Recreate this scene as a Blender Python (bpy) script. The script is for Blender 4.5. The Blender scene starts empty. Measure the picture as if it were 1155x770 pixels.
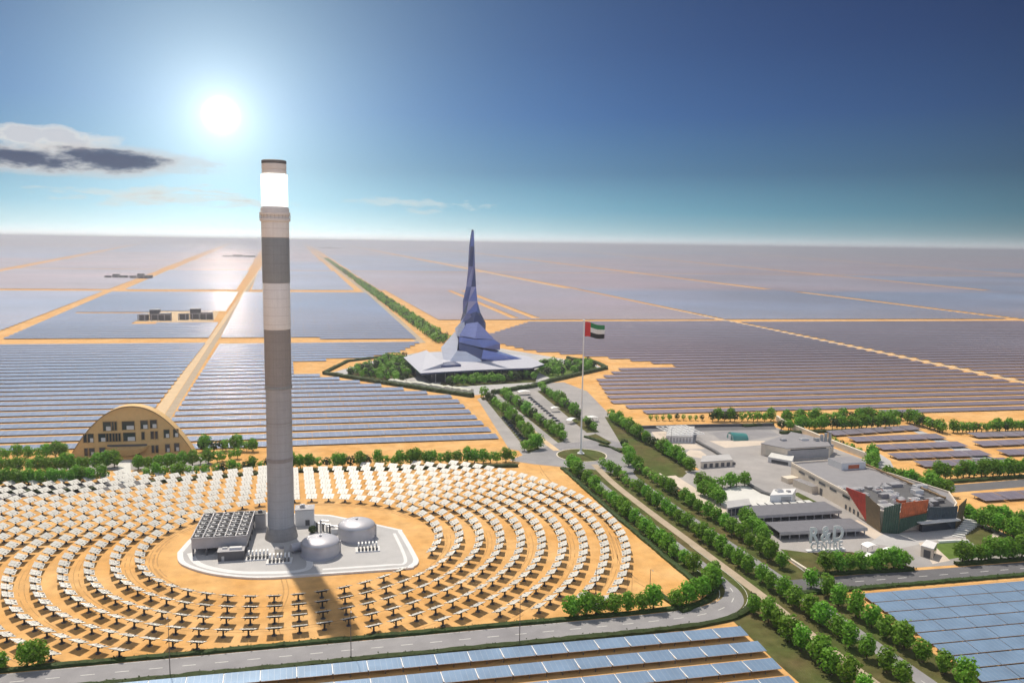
import bpy, bmesh, math, random
from mathutils import Vector, Matrix
random.seed(7)
SC = bpy.context.scene
COL = SC.collection
R = math.radians

# ------------------------------------------------------------------ camera
F = 914.0; CAM_H = 150.0; YAW = R(15.7); PITCH = math.atan(110.3 / F); ROLL = 0.0147
fw = Vector((math.sin(YAW) * math.cos(PITCH), math.cos(YAW) * math.cos(PITCH), -math.sin(PITCH)))
r0 = Vector((math.cos(YAW), -math.sin(YAW), 0)); u0 = r0.cross(fw)
rt = r0 * math.cos(ROLL) + u0 * math.sin(ROLL); up = u0 * math.cos(ROLL) - r0 * math.sin(ROLL)
cam = bpy.data.objects.new('camera', bpy.data.cameras.new('camera'))
COL.objects.link(cam)
M = Matrix((rt, up, -fw)).transposed().to_4x4(); M.translation = Vector((0, 0, CAM_H))
cam.matrix_world = M
cam.data.sensor_width = 36; cam.data.lens = 36 * F / 1155
cam.data.clip_start = 1; cam.data.clip_end = 200000
SC.camera = cam

def ray(px, py):
    return fw + rt * ((px - 577.5) / F) - up * ((py - 385) / F)
def G(px, py, z=0.0):                      # a point of the photograph -> ground (or level z)
    d = ray(px, py); t = (z - CAM_H) / d.z
    return (d.x * t, d.y * t)
def GZ(px, py, z=0.0):
    a = G(px, py, z); return Vector((a[0], a[1], z))
def PX(v):
    v = Vector(v) - Vector((0, 0, CAM_H)); w = v.dot(fw)
    return (577.5 + F * v.dot(rt) / w, 385 - F * v.dot(up) / w, w)
def HT(py, X, Y):                           # height of a point above (X, Y) seen at picture row py
    lo, hi = 0.0, 400.0
    for _ in range(40):
        m = (lo + hi) / 2
        if PX((X, Y, m))[1] > py: lo = m
        else: hi = m
    return lo

# ------------------------------------------------------------------ render, exposure
SC.view_settings.view_transform = 'Standard'
SC.view_settings.look = 'None'
SC.view_settings.gamma = 1
SC.view_settings.exposure = 0.25
SC.view_settings.use_curve_mapping = False
cy = SC.cycles
SC.render.engine = 'CYCLES'
cy.use_denoising = True
cy.max_bounces = 6; cy.diffuse_bounces = 3; cy.glossy_bounces = 3; cy.transmission_bounces = 3
cy.volume_bounces = 0; cy.transparent_max_bounces = 6
cy.sample_clamp_indirect = 4; cy.caustics_reflective = False; cy.caustics_refractive = False

# ------------------------------------------------------------------ sun and sky
SUN_EL, SUN_AZ = R(59), R(-12)              # shadows fall towards the viewer, a little to the right
sl = bpy.data.lights.new('sun', 'SUN'); sl.energy = 3.9; sl.angle = R(1.3); sl.color = (1.0, 0.9, 0.76)
so = bpy.data.objects.new('sun', sl); COL.objects.link(so)
to_sun = Vector((math.sin(SUN_AZ) * math.cos(SUN_EL), math.cos(SUN_AZ) * math.cos(SUN_EL), math.sin(SUN_EL)))
so.rotation_euler = to_sun.to_track_quat('Z', 'Y').to_euler(); so.location = (0, 0, 900)

class NT:
    def __init__(s, tree): s.t = tree; s.n = tree.nodes; s.l = tree.links
    def put(s, inp, v):
        if hasattr(v, 'is_output'): s.l.new(v, inp)
        elif isinstance(v, (tuple, list)) and len(v) == 3 and inp.type == 'RGBA': inp.default_value = (*v, 1)
        else: inp.default_value = v
    def m(s, op, a, b=None, c=None, clamp=False):
        n = s.n.new('ShaderNodeMath'); n.operation = op; n.use_clamp = clamp
        for i, v in enumerate((a, b, c)):
            if v is not None: s.put(n.inputs[i], v)
        return n.outputs[0]
    def vm(s, op, a, b=None, out=0):
        n = s.n.new('ShaderNodeVectorMath'); n.operation = op
        s.put(n.inputs[0], a)
        if b is not None: s.put(n.inputs[1], b)
        return n.outputs[out]
    def dot(s, a, b): return s.vm('DOT_PRODUCT', a, b, 1)
    def mix(s, f, a, b, mode='MIX'):
        n = s.n.new('ShaderNodeMixRGB'); n.blend_type = mode
        s.put(n.inputs[0], f); s.put(n.inputs[1], a); s.put(n.inputs[2], b); return n.outputs[0]
    def ramp(s, f, stops, interp='LINEAR'):
        n = s.n.new('ShaderNodeValToRGB'); e = n.color_ramp.elements; n.color_ramp.interpolation = interp
        while len(e) < len(stops): e.new(0.5)
        for i, (p, c) in enumerate(stops):
            e[i].position = p; e[i].color = (c, c, c, 1) if not isinstance(c, tuple) else (*c, 1)
        s.put(n.inputs[0], f); return n.outputs[0]
    def noise(s, vec, scale, detail=4, rough=0.55):
        n = s.n.new('ShaderNodeTexNoise'); n.inputs['Scale'].default_value = scale
        n.inputs['Detail'].default_value = detail; n.inputs['Roughness'].default_value = rough
        if vec is not None: s.l.new(vec, n.inputs['Vector'])
        return n.outputs[0]
    def comb(s, x, y, z):
        n = s.n.new('ShaderNodeCombineXYZ')
        for i, v in enumerate((x, y, z)): s.put(n.inputs[i], v)
        return n.outputs[0]
    def sep(s, v):
        n = s.n.new('ShaderNodeSeparateXYZ'); s.l.new(v, n.inputs[0]); return n.outputs
def lin(*c):
    return tuple((x / 255 / 12.92 if x / 255 <= 0.04045 else ((x / 255 + 0.055) / 1.055) ** 2.4) for x in c)

EXPO = 2 ** SC.view_settings.exposure
world = bpy.data.worlds.new('World'); SC.world = world; world.use_nodes = True
W = NT(world.node_tree); W.n.clear()
def sky(*c): return tuple(v / EXPO for v in lin(*c))
wout = W.n.new('ShaderNodeOutputWorld'); bg = W.n.new('ShaderNodeBackground')
W.l.new(bg.outputs[0], wout.inputs[0])
tc = W.n.new('ShaderNodeTexCoord'); D = tc.outputs['Generated']
_, _, dz = W.sep(D)
vsun = ray(249, 130).normalized()           # the disc one sees, low over the left horizon
base = W.ramp(W.m('MULTIPLY', dz, 2.0, clamp=True), [
    (0.0, sky(176, 200, 208)), (0.03, sky(134, 180, 194)), (0.08, sky(92, 152, 178)), (0.17, sky(62, 108, 146)),
    (0.30, sky(40, 80, 138)), (0.45, sky(28, 60, 118)), (0.60, sky(20, 46, 102)), (0.80, sky(142, 158, 182)), (1.0, sky(172, 178, 190))])
cosg = W.dot(D, tuple(vsun)); ang = W.m('ARCCOSINE', W.m('MINIMUM', cosg, 0.999999))
# deeper away from the sun, then brightened behind the viewer as added fill light
deep = W.ramp(W.m('DIVIDE', ang, math.pi, clamp=True), [(0.0, 1.3), (0.12, 1.15), (0.25, 0.70), (0.33, 0.34), (0.37, 0.30), (0.45, 0.42), (0.62, 1.55), (1.0, 2.1)])
base = W.mix(1.0, base, deep, 'MULTIPLY')
nish = W.n.new('ShaderNodeTexSky'); nish.sky_type = 'NISHITA'; nish.sun_disc = False
nish.sun_elevation = SUN_EL; nish.sun_rotation = SUN_AZ; nish.altitude = 100; nish.dust_density = 1.5
base = W.mix(0.10, base, W.mix(1.0, nish.outputs[0], (0.055, 0.055, 0.055), 'MULTIPLY'), 'ADD')
def expo(x, k): return W.m('EXPONENT', W.m('MULTIPLY', x, -k))
def add(a, f, col):
    return W.mix(1.0, a, W.mix(1.0, (*col,), f, 'MULTIPLY'), 'ADD')
glow1 = expo(ang, 1 / R(11.0)); glow3 = expo(ang, 1 / R(5.6)); glow2 = expo(ang, 1 / R(1.2))
base = add(base, glow1, (0.17, 0.36, 0.41)); base = add(base, glow3, (0.50, 0.47, 0.38)); base = add(base, glow2, (0.45, 0.43, 0.38))
# warm, bright band low over the horizon towards the sun
f0 = Vector((vsun.x, vsun.y, 0)).normalized(); s0 = Vector((f0.y, -f0.x, 0))
caz = W.dot(D, tuple(f0)); saz = W.dot(D, tuple(s0))
uu = W.m('DIVIDE', saz, W.m('MAXIMUM', caz, 0.05)); vv = W.m('DIVIDE', dz, W.m('MAXIMUM', caz, 0.05))
azf = expo(W.m('MULTIPLY', uu, uu), 1 / 0.16)
low = expo(W.m('ABSOLUTE', dz), 1 / 0.035)
base = add(base, W.m('MULTIPLY', azf, low), (0.40, 0.27, 0.18))
base = add(base, expo(W.m('ABSOLUTE', dz), 1 / 0.006), (0.75, 0.73, 0.70))
# clouds: a dark bank with bright rims on the left and thin wisps near the horizon
def cloud(col, c, ru, rv, scale, stretch, thr, seed, dark, lit, soft=2.4):
    d = ray(*c).normalized(); cu = d.dot(s0) / d.dot(f0); cv = d.z / d.dot(f0)
    a = W.m('DIVIDE', W.m('SUBTRACT', uu, cu), ru); b = W.m('DIVIDE', W.m('SUBTRACT', vv, cv), rv)
    e = W.m('SUBTRACT', 1.0, W.m('ADD', W.m('MULTIPLY', a, a), W.m('MULTIPLY', b, b)))
    e = W.m('MULTIPLY', W.m('MAXIMUM', e, -1.0), W.m('GREATER_THAN', caz, 0.1))
    nz = W.noise(W.comb(W.m('ADD', W.m('MULTIPLY', uu, scale), seed), W.m('MULTIPLY', vv, scale * stretch), seed), 1.0, 7, 0.6)
    den = W.m('ADD', W.m('MULTIPLY', e, 0.42), W.m('SUBTRACT', W.m('MULTIPLY', nz, 1.0), thr))
    den = W.m('MULTIPLY', den, W.m('MULTIPLY', W.m('ADD', e, 0.55, clamp=True), 1.0))
    al = W.ramp(W.m('MULTIPLY', den, soft * 1.15, clamp=True), [(0.0, 0.0), (0.35, 0.45), (0.7, 0.85), (1.0, 0.95)], 'EASE')
    cc = W.ramp(W.m('ADD', W.m('MULTIPLY', den, soft * 0.9), W.m('MULTIPLY', W.m('SUBTRACT', nz, 0.5), 0.5), clamp=True), [(0.0, lit), (0.34, lit), (0.72, dark), (1.0, dark)], 'EASE')
    return W.mix(al, col, cc)
base = cloud(base, (30, 154), 0.105, 0.017, 24.0, 2.0, 0.60, 3.1, sky(206, 208, 214), sky(236, 232, 226))
base = cloud(base, (62, 180), 0.185, 0.0190, 14.0, 2.8, 0.41, 6.3, sky(84, 90, 114), sky(214, 210, 208), 1.7)
base = cloud(base, (470, 232), 0.16, 0.022, 22.0, 3.5, 0.86, 8.4, sky(214, 222, 220), sky(222, 230, 228))
base = cloud(base, (190, 222), 0.20, 0.022, 16.0, 5.0, 0.80, 5.7, sky(214, 216, 212), sky(232, 230, 222))
# the disc itself
core = expo(ang, 1 / R(0.10))
base = add(base, core, (10000.0, 8000.0, 6200.0))
W.put(bg.inputs[0], base); bg.inputs[1].default_value = 1.0

# ------------------------------------------------------------------ materials
MATS = {}
def mat(name, col, rough=0.8, metal=0.0, spec=0.5, var=0.15, vscale=0.3, bump=0.0, bscale=1.0, trans=0.0, emit=None, obvar=0.0, col2=None, coat=0.0, joints=0.0):
    if name in MATS: return MATS[name]
    m = bpy.data.materials.new(name); m.use_nodes = True
    T = NT(m.node_tree); p = T.n['Principled BSDF']; out = T.n['Material Output']
    geo = T.n.new('ShaderNodeNewGeometry'); P = geo.outputs['Position']
    c = (*col,)
    if var > 0:
        n1 = T.noise(P, vscale, 5, 0.6)
        f = T.ramp(n1, [(0.25, 1 - var), (0.75, 1 + var)])
        c = T.mix(T.ramp(T.noise(P, vscale * 0.23, 3), [(0.35, 0.0), (0.65, 1.0)]), col, col2) if col2 else c
        c = T.mix(1.0, c, f, 'MULTIPLY')
    if joints > 0:                              # pour joints and rain streaks
        X_, Y_, Z_ = T.sep(P)
        jn = T.m('LESS_THAN', T.m('FRACT', T.m('DIVIDE', Z_, joints)), 0.07)
        st = T.ramp(T.noise(T.comb(T.m('MULTIPLY', X_, 1.3), T.m('MULTIPLY', Y_, 1.3), T.m('MULTIPLY', Z_, 0.03)), 1.0, 4), [(0.3, 0.92), (0.65, 1.03)])
        c = T.mix(1.0, c, st, 'MULTIPLY'); c = T.mix(T.m('MULTIPLY', jn, 0.2), c, (0.12, 0.115, 0.11))
    if obvar > 0:
        oi = T.n.new('ShaderNodeObjectInfo')
        hs = T.n.new('ShaderNodeHueSaturation')
        T.put(hs.inputs['Hue'], T.m('ADD', 0.5 - obvar * 0.06, T.m('MULTIPLY', oi.outputs['Random'], obvar * 0.12)))
        T.put(hs.inputs['Value'], T.m('ADD', 1 - obvar, T.m('MULTIPLY', oi.outputs['Random'], 2 * obvar)))
        T.put(hs.inputs['Color'], c); c = hs.outputs[0]
    T.put(p.inputs['Base Color'], c)
    p.inputs['Roughness'].default_value = rough; p.inputs['Metallic'].default_value = metal
    p.inputs['Specular IOR Level'].default_value = spec
    if coat: p.inputs['Coat Weight'].default_value = coat; p.inputs['Coat Roughness'].default_value = 0.05
    if bump > 0:
        b = T.n.new('ShaderNodeBump'); b.inputs['Strength'].default_value = bump; b.inputs['Distance'].default_value = 0.5
        T.put(b.inputs['Height'], T.noise(P, bscale, 5)); T.l.new(b.outputs[0], p.inputs['Normal'])
    if emit:
        T.put(p.inputs['Emission Color'], emit[0]); p.inputs['Emission Strength'].default_value = emit[1]
    if trans > 0:
        tr = T.n.new('ShaderNodeBsdfTranslucent'); T.put(tr.inputs[0], c)
        ms = T.n.new('ShaderNodeMixShader'); ms.inputs[0].default_value = trans
        T.l.new(p.outputs[0], ms.inputs[1]); T.l.new(tr.outputs[0], ms.inputs[2]); T.l.new(ms.outputs[0], out.inputs[0])
    MATS[name] = m
    return m

sand = mat('sand', (0.60, 0.325, 0.108), 0.95, spec=0.1, var=0.2, vscale=0.13, bump=0.35, bscale=0.35, col2=(0.67, 0.41, 0.175))
palesand = mat('pale_sand', (0.62, 0.47, 0.30), 0.95, spec=0.1, var=0.12, vscale=0.08)
track = mat('sand_track', (0.42, 0.345, 0.26), 0.95, spec=0.1, var=0.15, vscale=0.12)
asphalt = mat('asphalt', (0.24, 0.235, 0.25), 0.85, spec=0.3, var=0.16, vscale=0.09, col2=(0.29, 0.285, 0.29))
dkasphalt = mat('dark_asphalt', (0.13, 0.13, 0.14), 0.85, spec=0.3, var=0.15, vscale=0.09)
concrete = mat('concrete', (0.40, 0.40, 0.41), 0.8, spec=0.3, var=0.12, vscale=0.08, col2=(0.46, 0.45, 0.44))
paleconc = mat('pale_concrete', (0.60, 0.60, 0.58), 0.8, spec=0.3, var=0.08, vscale=0.1)
paving = mat('paving', (0.30, 0.29, 0.29), 0.85, spec=0.3, var=0.15, vscale=0.07, col2=(0.36, 0.34, 0.33))
creampave = mat('cream_paving', (0.58, 0.50, 0.42), 0.85, spec=0.3, var=0.1, vscale=0.1)
kerb = mat('kerb_stone', (0.66, 0.60, 0.50), 0.8, var=0.08)
grass = mat('grass', (0.078, 0.105, 0.03), 0.95, spec=0.05, var=0.35, vscale=0.15, bump=0.5, bscale=1.5, col2=(0.12, 0.10, 0.045))
greengrass = mat('green_grass', (0.11, 0.17, 0.04), 0.95, spec=0.05, var=0.25, vscale=0.2, bump=0.4, bscale=1.5)
leaf = mat('leaves', (0.18, 0.375, 0.036), 0.6, spec=0.25, var=0.4, vscale=0.5, trans=0.42, obvar=0.22)
dkleaf = mat('dark_leaves', (0.045, 0.075, 0.02), 0.7, spec=0.2, var=0.4, vscale=0.6, trans=0.2, obvar=0.2)
bark = mat('bark', (0.10, 0.07, 0.045), 0.9, var=0.2)
white = mat('white_paint', (0.86, 0.86, 0.84), 0.45, var=0.05)
linepaint = mat('road_paint', (0.62, 0.62, 0.60), 0.7, var=0.2, vscale=1.0)
offwhite = mat('off_white', (0.66, 0.66, 0.66), 0.6, var=0.07)
cream = mat('cream_render', (0.72, 0.63, 0.52), 0.75, var=0.07)
grey = mat('grey_metal', (0.36, 0.36, 0.38), 0.5, metal=0.2, var=0.1)
dkgrey = mat('dark_grey', (0.10, 0.10, 0.105), 0.6, var=0.15)
black = mat('blackened', (0.03, 0.03, 0.032), 0.6, var=0.1)
steel = mat('steel', (0.45, 0.46, 0.48), 0.4, metal=0.6, var=0.1)
roofgrey = mat('roof_grey', (0.25, 0.245, 0.26), 0.6, var=0.12, vscale=0.2)
glass = mat('dark_glass', (0.03, 0.04, 0.055), 0.15, spec=0.8, var=0.1)
towerc = mat('tower_concrete', (0.37, 0.38, 0.40), 0.75, var=0.08, vscale=0.15, joints=4.2)
towerw = mat('tower_white', (0.78, 0.78, 0.77), 0.55, var=0.04, joints=4.2)
towerd = mat('tower_slate', (0.255, 0.28, 0.295), 0.65, var=0.06, joints=4.2)
towerb = mat('tower_taupe', (0.28, 0.27, 0.265), 0.7, var=0.06, joints=4.2)
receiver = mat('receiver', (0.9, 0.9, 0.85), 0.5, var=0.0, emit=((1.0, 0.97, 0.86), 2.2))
tankm = mat('tank_steel', (0.46, 0.46, 0.50), 0.45, metal=0.25, var=0.06)
mirrorm = mat('mirror_face', (0.56, 0.55, 0.505), 0.45, metal=0.0, spec=0.3, var=0.06, vscale=0.2, obvar=0.08)
bronze = mat('sandstone_gold', (0.68, 0.45, 0.19), 0.7, var=0.10, vscale=0.4)
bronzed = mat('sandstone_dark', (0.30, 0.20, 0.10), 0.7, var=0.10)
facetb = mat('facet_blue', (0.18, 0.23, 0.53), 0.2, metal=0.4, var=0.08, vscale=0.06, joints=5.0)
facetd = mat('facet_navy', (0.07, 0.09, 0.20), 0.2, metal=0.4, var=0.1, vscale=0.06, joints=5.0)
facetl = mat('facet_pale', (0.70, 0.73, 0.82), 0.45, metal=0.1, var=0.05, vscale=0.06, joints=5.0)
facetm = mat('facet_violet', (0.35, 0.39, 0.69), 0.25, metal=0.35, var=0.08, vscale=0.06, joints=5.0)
slabw = mat('slab_white', (0.46, 0.47, 0.53), 0.5, var=0.04)
purple = None
red = mat('flag_red', (0.62, 0.03, 0.03), 0.7, var=0.05); green = mat('flag_green', (0.02, 0.22, 0.07), 0.7, var=0.05)
fwhite = mat('flag_white', (0.80, 0.80, 0.78), 0.7, var=0.03); fblack = mat('flag_black', (0.015, 0.015, 0.015), 0.7, var=0.03)
scr_red = mat('screen_red', (0.48, 0.05, 0.03), 0.6, var=0.3, vscale=0.5)
scr_rust = mat('screen_rust', (0.52, 0.13, 0.05), 0.6, var=0.3, vscale=0.5)
scr_olive = mat('screen_olive', (0.15, 0.11, 0.06), 0.6, var=0.25, vscale=0.5)
scr_green = mat('screen_green', (0.035, 0.085, 0.06), 0.6, var=0.25, vscale=0.5)
scr_blue = mat('screen_slate', (0.05, 0.075, 0.10), 0.55, var=0.25, vscale=0.5)
teal = mat('teal_dome', (0.06, 0.25, 0.24), 0.3, var=0.1)
flower = mat('white_flowers', (0.62, 0.62, 0.52), 0.8, var=0.25, vscale=1.0)

def panel_mat(name, col, rough, size, line):
    m = bpy.data.materials.new(name); m.use_nodes = True
    T = NT(m.node_tree); p = T.n['Principled BSDF']
    geo = T.n.new('ShaderNodeNewGeometry'); P = geo.outputs['Position']
    x, y, _ = T.sep(P)
    gx = T.m('LESS_THAN', T.m('FRACT', T.m('DIVIDE', T.m('ADD', x, T.m('MULTIPLY', y, 0.0)), size)), line)
    big = T.ramp(T.noise(P, 0.0016, 3, 0.6), [(0.35, 0.82), (0.65, 1.18)])
    tint = T.mix(T.ramp(T.noise(P, 0.0011, 2), [(0.4, 0.0), (0.6, 1.0)]), col, tuple(a * b for a, b in zip(col, (1.16, 0.98, 0.92))))
    c = T.mix(1.0, tint, big, 'MULTIPLY')
    fine = T.ramp(T.noise(P, 0.12, 3), [(0.3, 0.88), (0.7, 1.12)])
    c = T.mix(1.0, c, fine, 'MULTIPLY')
    c = T.mix(T.m('MULTIPLY', gx, 0.45), c, (0.55, 0.58, 0.62))
    T.put(p.inputs['Base Color'], c)
    p.inputs['Roughness'].default_value = rough; p.inputs['Metallic'].default_value = 0.25
    p.inputs['Specular IOR Level'].default_value = 0.8
    return m
pan = panel_mat('solar_cells', (0.165, 0.23, 0.36), 0.36, 6.0, 0.05)
panv = panel_mat('solar_cells_dusty', (0.245, 0.225, 0.28), 0.32, 6.0, 0.05)
panf = panel_mat('solar_cells_far', (0.175, 0.235, 0.36), 0.46, 6.0, 0.05)
panvf = panel_mat('solar_cells_dusty_far', (0.245, 0.23, 0.29), 0.46, 6.0, 0.05)
pann = panel_mat('solar_cells_near', (0.22, 0.335, 0.49), 0.24, 2.0, 0.06)

# ------------------------------------------------------------------ mesh builder
class MB:
    def __init__(s): s.v = []; s.f = []; s.m = []; s.mats = []
    def mi(s, m):
        if m not in s.mats: s.mats.append(m)
        return s.mats.index(m)
    def face(s, pts, m):
        i = len(s.v); s.v += [tuple(p) for p in pts]; s.f.append(tuple(range(i, i + len(pts)))); s.m.append(s.mi(m))
    def raw(s, vs, fs, m):
        i = len(s.v); s.v += [tuple(p) for p in vs]; k = s.mi(m)
        for f in fs: s.f.append(tuple(a + i for a in f)); s.m.append(k)
    def box(s, c, d, m, rz=0.0, top=None):
        ca, sa = math.cos(rz), math.sin(rz); hx, hy, hz = d[0] / 2, d[1] / 2, d[2] / 2; vs = []
        for z in (-hz, hz):
            for x, y in ((-hx, -hy), (hx, -hy), (hx, hy), (-hx, hy)):
                vs.append((c[0] + x * ca - y * sa, c[1] + x * sa + y * ca, c[2] + z))
        fs = [(3, 2, 1, 0), (0, 1, 5, 4), (1, 2, 6, 5), (2, 3, 7, 6), (3, 0, 4, 7)]
        s.raw(vs, fs, m); i = len(s.v) - 8
        s.f.append((i + 4, i + 5, i + 6, i + 7)); s.m.append(s.mi(top or m))
    def prism(s, poly, z0, z1, m, top=None, bottom=True):
        a = sum(poly[i][0] * poly[(i + 1) % len(poly)][1] - poly[(i + 1) % len(poly)][0] * poly[i][1] for i in range(len(poly)))
        if a < 0: poly = poly[::-1]
        n = len(poly); zz0 = z0 if isinstance(z0, (list, tuple)) else [z0] * n; zz1 = z1 if isinstance(z1, (list, tuple)) else [z1] * n
        vs = [(p[0], p[1], zz0[i]) for i, p in enumerate(poly)] + [(p[0], p[1], zz1[i]) for i, p in enumerate(poly)]
        i0 = len(s.v); s.v += vs; k = s.mi(m)
        for i in range(n):
            j = (i + 1) % n; s.f.append((i0 + i, i0 + j, i0 + n + j, i0 + n + i)); s.m.append(k)
        s.f.append(tuple(i0 + n + i for i in range(n))); s.m.append(s.mi(top or m))
        if bottom: s.f.append(tuple(i0 + n - 1 - i for i in range(n))); s.m.append(k)
    def lathe(s, prof, m, c=(0, 0), n=32, cap=True):
        i0 = len(s.v); k = s.mi(m)
        for r, z in prof:
            for j in range(n):
                a = 2 * math.pi * j / n; s.v.append((c[0] + r * math.cos(a), c[1] + r * math.sin(a), z))
        for q in range(len(prof) - 1):
            for j in range(n):
                j2 = (j + 1) % n; a = i0 + q * n
                s.f.append((a + j, a + j2, a + n + j2, a + n + j)); s.m.append(k)
        if cap:
            a = i0 + (len(prof) - 1) * n; s.f.append(tuple(a + j for j in range(n))); s.m.append(k)
            s.f.append(tuple(i0 + n - 1 - j for j in range(n))); s.m.append(k)
    def tube(s, p, q, r, m, n=8, r2=None):
        p, q = Vector(p), Vector(q); d = (q - p).normalized()
        a = d.orthogonal().normalized(); b = d.cross(a); r2 = r if r2 is None else r2
        vs = []
        for c, rr in ((p, r), (q, r2)):
            for j in range(n):
                t = 2 * math.pi * j / n; vs.append(c + (a * math.cos(t) + b * math.sin(t)) * rr)
        fs = [(j, (j + 1) % n, n + (j + 1) % n, n + j) for j in range(n)] + [tuple(range(n - 1, -1, -1)), tuple(range(n, 2 * n))]
        s.raw(vs, fs, m)
    def mesh(s, name, smooth=False):
        me = bpy.data.meshes.new(name); me.from_pydata(s.v, [], s.f)
        for m in s.mats: me.materials.append(m)
        me.polygons.foreach_set('material_index', s.m)
        if smooth:
            me.polygons.foreach_set('use_smooth', [True] * len(s.f))
            me.set_sharp_from_angle(angle=R(35))
        me.update(); return me
    def build(s, name, parent=None, loc=None, smooth=False):
        o = bpy.data.objects.new(name, s.mesh(name, smooth)); COL.objects.link(o)
        if parent is not None: o.parent = parent
        if loc is not None: o.location = loc
        return o
def hull(points, m, name, parent=None, mf=None):
    bm = bmesh.new()
    for p in points: bm.verts.new(p)
    r = bmesh.ops.convex_hull(bm, input=bm.verts)
    junk = [g for g in r['geom_interior'] if isinstance(g, bmesh.types.BMVert)]
    if junk: bmesh.ops.delete(bm, geom=junk, context='VERTS')
    bmesh.ops.recalc_face_normals(bm, faces=bm.faces)
    me = bpy.data.meshes.new(name)
    mm = m if isinstance(m, (list, tuple)) else [m]
    for k in mm: me.materials.append(k)
    if mf:
        for f in bm.faces: f.material_index = mf(f)
    bm.to_mesh(me); bm.free()
    o = bpy.data.objects.new(name, me); COL.objects.link(o)
    if parent: o.parent = parent
    return o
def tag(o, label=None, cat=None, group=None, kind=None):
    if label: o['label'] = label
    if cat: o['category'] = cat
    if group: o['group'] = group
    if kind: o['kind'] = kind
    return o
def thing(name, label, cat, loc=(0, 0, 0), rz=0.0, group=None):
    o = bpy.data.objects.new(name, None); o.empty_display_size = 1; COL.objects.link(o)
    o.location = loc; o.rotation_euler = (0, 0, rz); return tag(o, label, cat, group)
def dup(root, loc, rz=None, scale=None):
    r = root.copy(); COL.objects.link(r); r.location = loc
    if rz is not None: r.rotation_euler = (0, 0, rz)
    if scale is not None: r.scale = scale
    for ch in list(root.children):
        c = ch.copy(); COL.objects.link(c); c.parent = r
        for g in list(ch.children):
            d = g.copy(); COL.objects.link(d); d.parent = c
    return r
def nth(n):
    return str(n) + ('th' if 10 <= n % 100 <= 20 else {1: 'st', 2: 'nd', 3: 'rd'}.get(n % 10, 'th'))
def structure(name, polys, m, z, thick=None):
    b = MB()
    for poly in polys:
        if thick: b.prism(poly, z - thick, z, m, bottom=False)
        else:
            a = sum(poly[i][0] * poly[(i + 1) % len(poly)][1] - poly[(i + 1) % len(poly)][0] * poly[i][1] for i in range(len(poly)))
            b.face([(p[0], p[1], z) for p in (poly if a > 0 else poly[::-1])], m)
    return tag(b.build(name), kind='structure')
def stroke(path, w):
    L, Rr = [], []
    ws = w if isinstance(w, (list, tuple)) else [w] * len(path)
    for i, p in enumerate(path):
        a = Vector(path[max(0, i - 1)]); b = Vector(path[min(len(path) - 1, i + 1)])
        d = (b - a).normalized(); n = Vector((-d.y, d.x)) * ws[i] / 2
        L.append((p[0] + n.x, p[1] + n.y)); Rr.append((p[0] - n.x, p[1] - n.y))
    return L, Rr
def strip_polys(path, w):
    L, Rr = stroke(path, w)
    return [[Rr[i], Rr[i + 1], L[i + 1], L[i]] for i in range(len(path) - 1)]
def smooth_path(pts, n=6):
    out = []
    P = [Vector(p) for p in pts]
    for i in range(len(P) - 1):
        p0 = P[max(0, i - 1)]; p1 = P[i]; p2 = P[i + 1]; p3 = P[min(len(P) - 1, i + 2)]
        for k in range(n):
            t = k / n
            q = 0.5 * ((2 * p1) + (p2 - p0) * t + (2 * p0 - 5 * p1 + 4 * p2 - p3) * t * t + (3 * p1 - p0 - 3 * p2 + p3) * t ** 3)
            out.append((q.x, q.y))
    out.append((P[-1].x, P[-1].y)); return out
def gpoly(*pts): return [G(*p) for p in pts]
def inside(pt, poly):
    x, y = pt; c = False; n = len(poly)
    for i in range(n):
        x1, y1 = poly[i]; x2, y2 = poly[(i + 1) % n]
        if (y1 > y) != (y2 > y) and x < (x2 - x1) * (y - y1) / (y2 - y1) + x1: c = not c
    return c

# ------------------------------------------------------------------ ground
b = MB(); S = 70000
xs = [-S, -6000, -1500, -400, 0, 400, 1500, 6000, S]; ys = [-3000, 0, 300, 700, 1500, 4000, 12000, S]
for i in range(len(xs) - 1):
    for j in range(len(ys) - 1):
        b.face([(xs[i], ys[j], 0), (xs[i + 1], ys[j], 0), (xs[i + 1], ys[j + 1], 0), (xs[i], ys[j + 1], 0)], sand)
tag(b.build('ground'), kind='structure')

# avenue, front road, roundabout and the verges
def frontY(x): return 290 - 0.05 * x
structure('grass_verge', [[(177, 205), (231.5, 205), (231.5, 505), (184, 515), (177, 500), (174.5, 400), (174.5, 312), (177, 300)]], grass, 0.03)
structure('grass_verge', [[(169, 200), (177, 200), (177, 284), (172, 276), (170, 240)]], grass, 0.03)
front_path = smooth_path([(-400, 310), (-200, 300), (-40, 292), (60, 287), (130, 283.5), (160, 283.5), (176, 288), (185, 297), (188.5, 311), (188.8, 345), (189, 420), (191, 500), (190, 520)])
fw_ = [12.5 if p[0] < 150 else max(4.2, 12.5 - (p[1] - 283) * 0.33) if p[1] > 284 else 12.5 for p in front_path]
structure('road', strip_polys(front_path, fw_), asphalt, 0.07)
structure('road', strip_polys([(213, 200), (214.5, 300), (213.5, 420), (215, 470), (220, 505), (224, 530)], 7.5), asphalt, 0.065)
structure('path', strip_polys(smooth_path([(194.8, 200), (195.6, 260), (197, 300), (197.3, 420), (199, 470), (203, 508)]), 4.6), track, 0.075)
structure('road', strip_polys([(208, 299.5), (240, 297.6), (340, 290.5), (700, 266)], 13.0), dkasphalt, 0.08)
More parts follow.
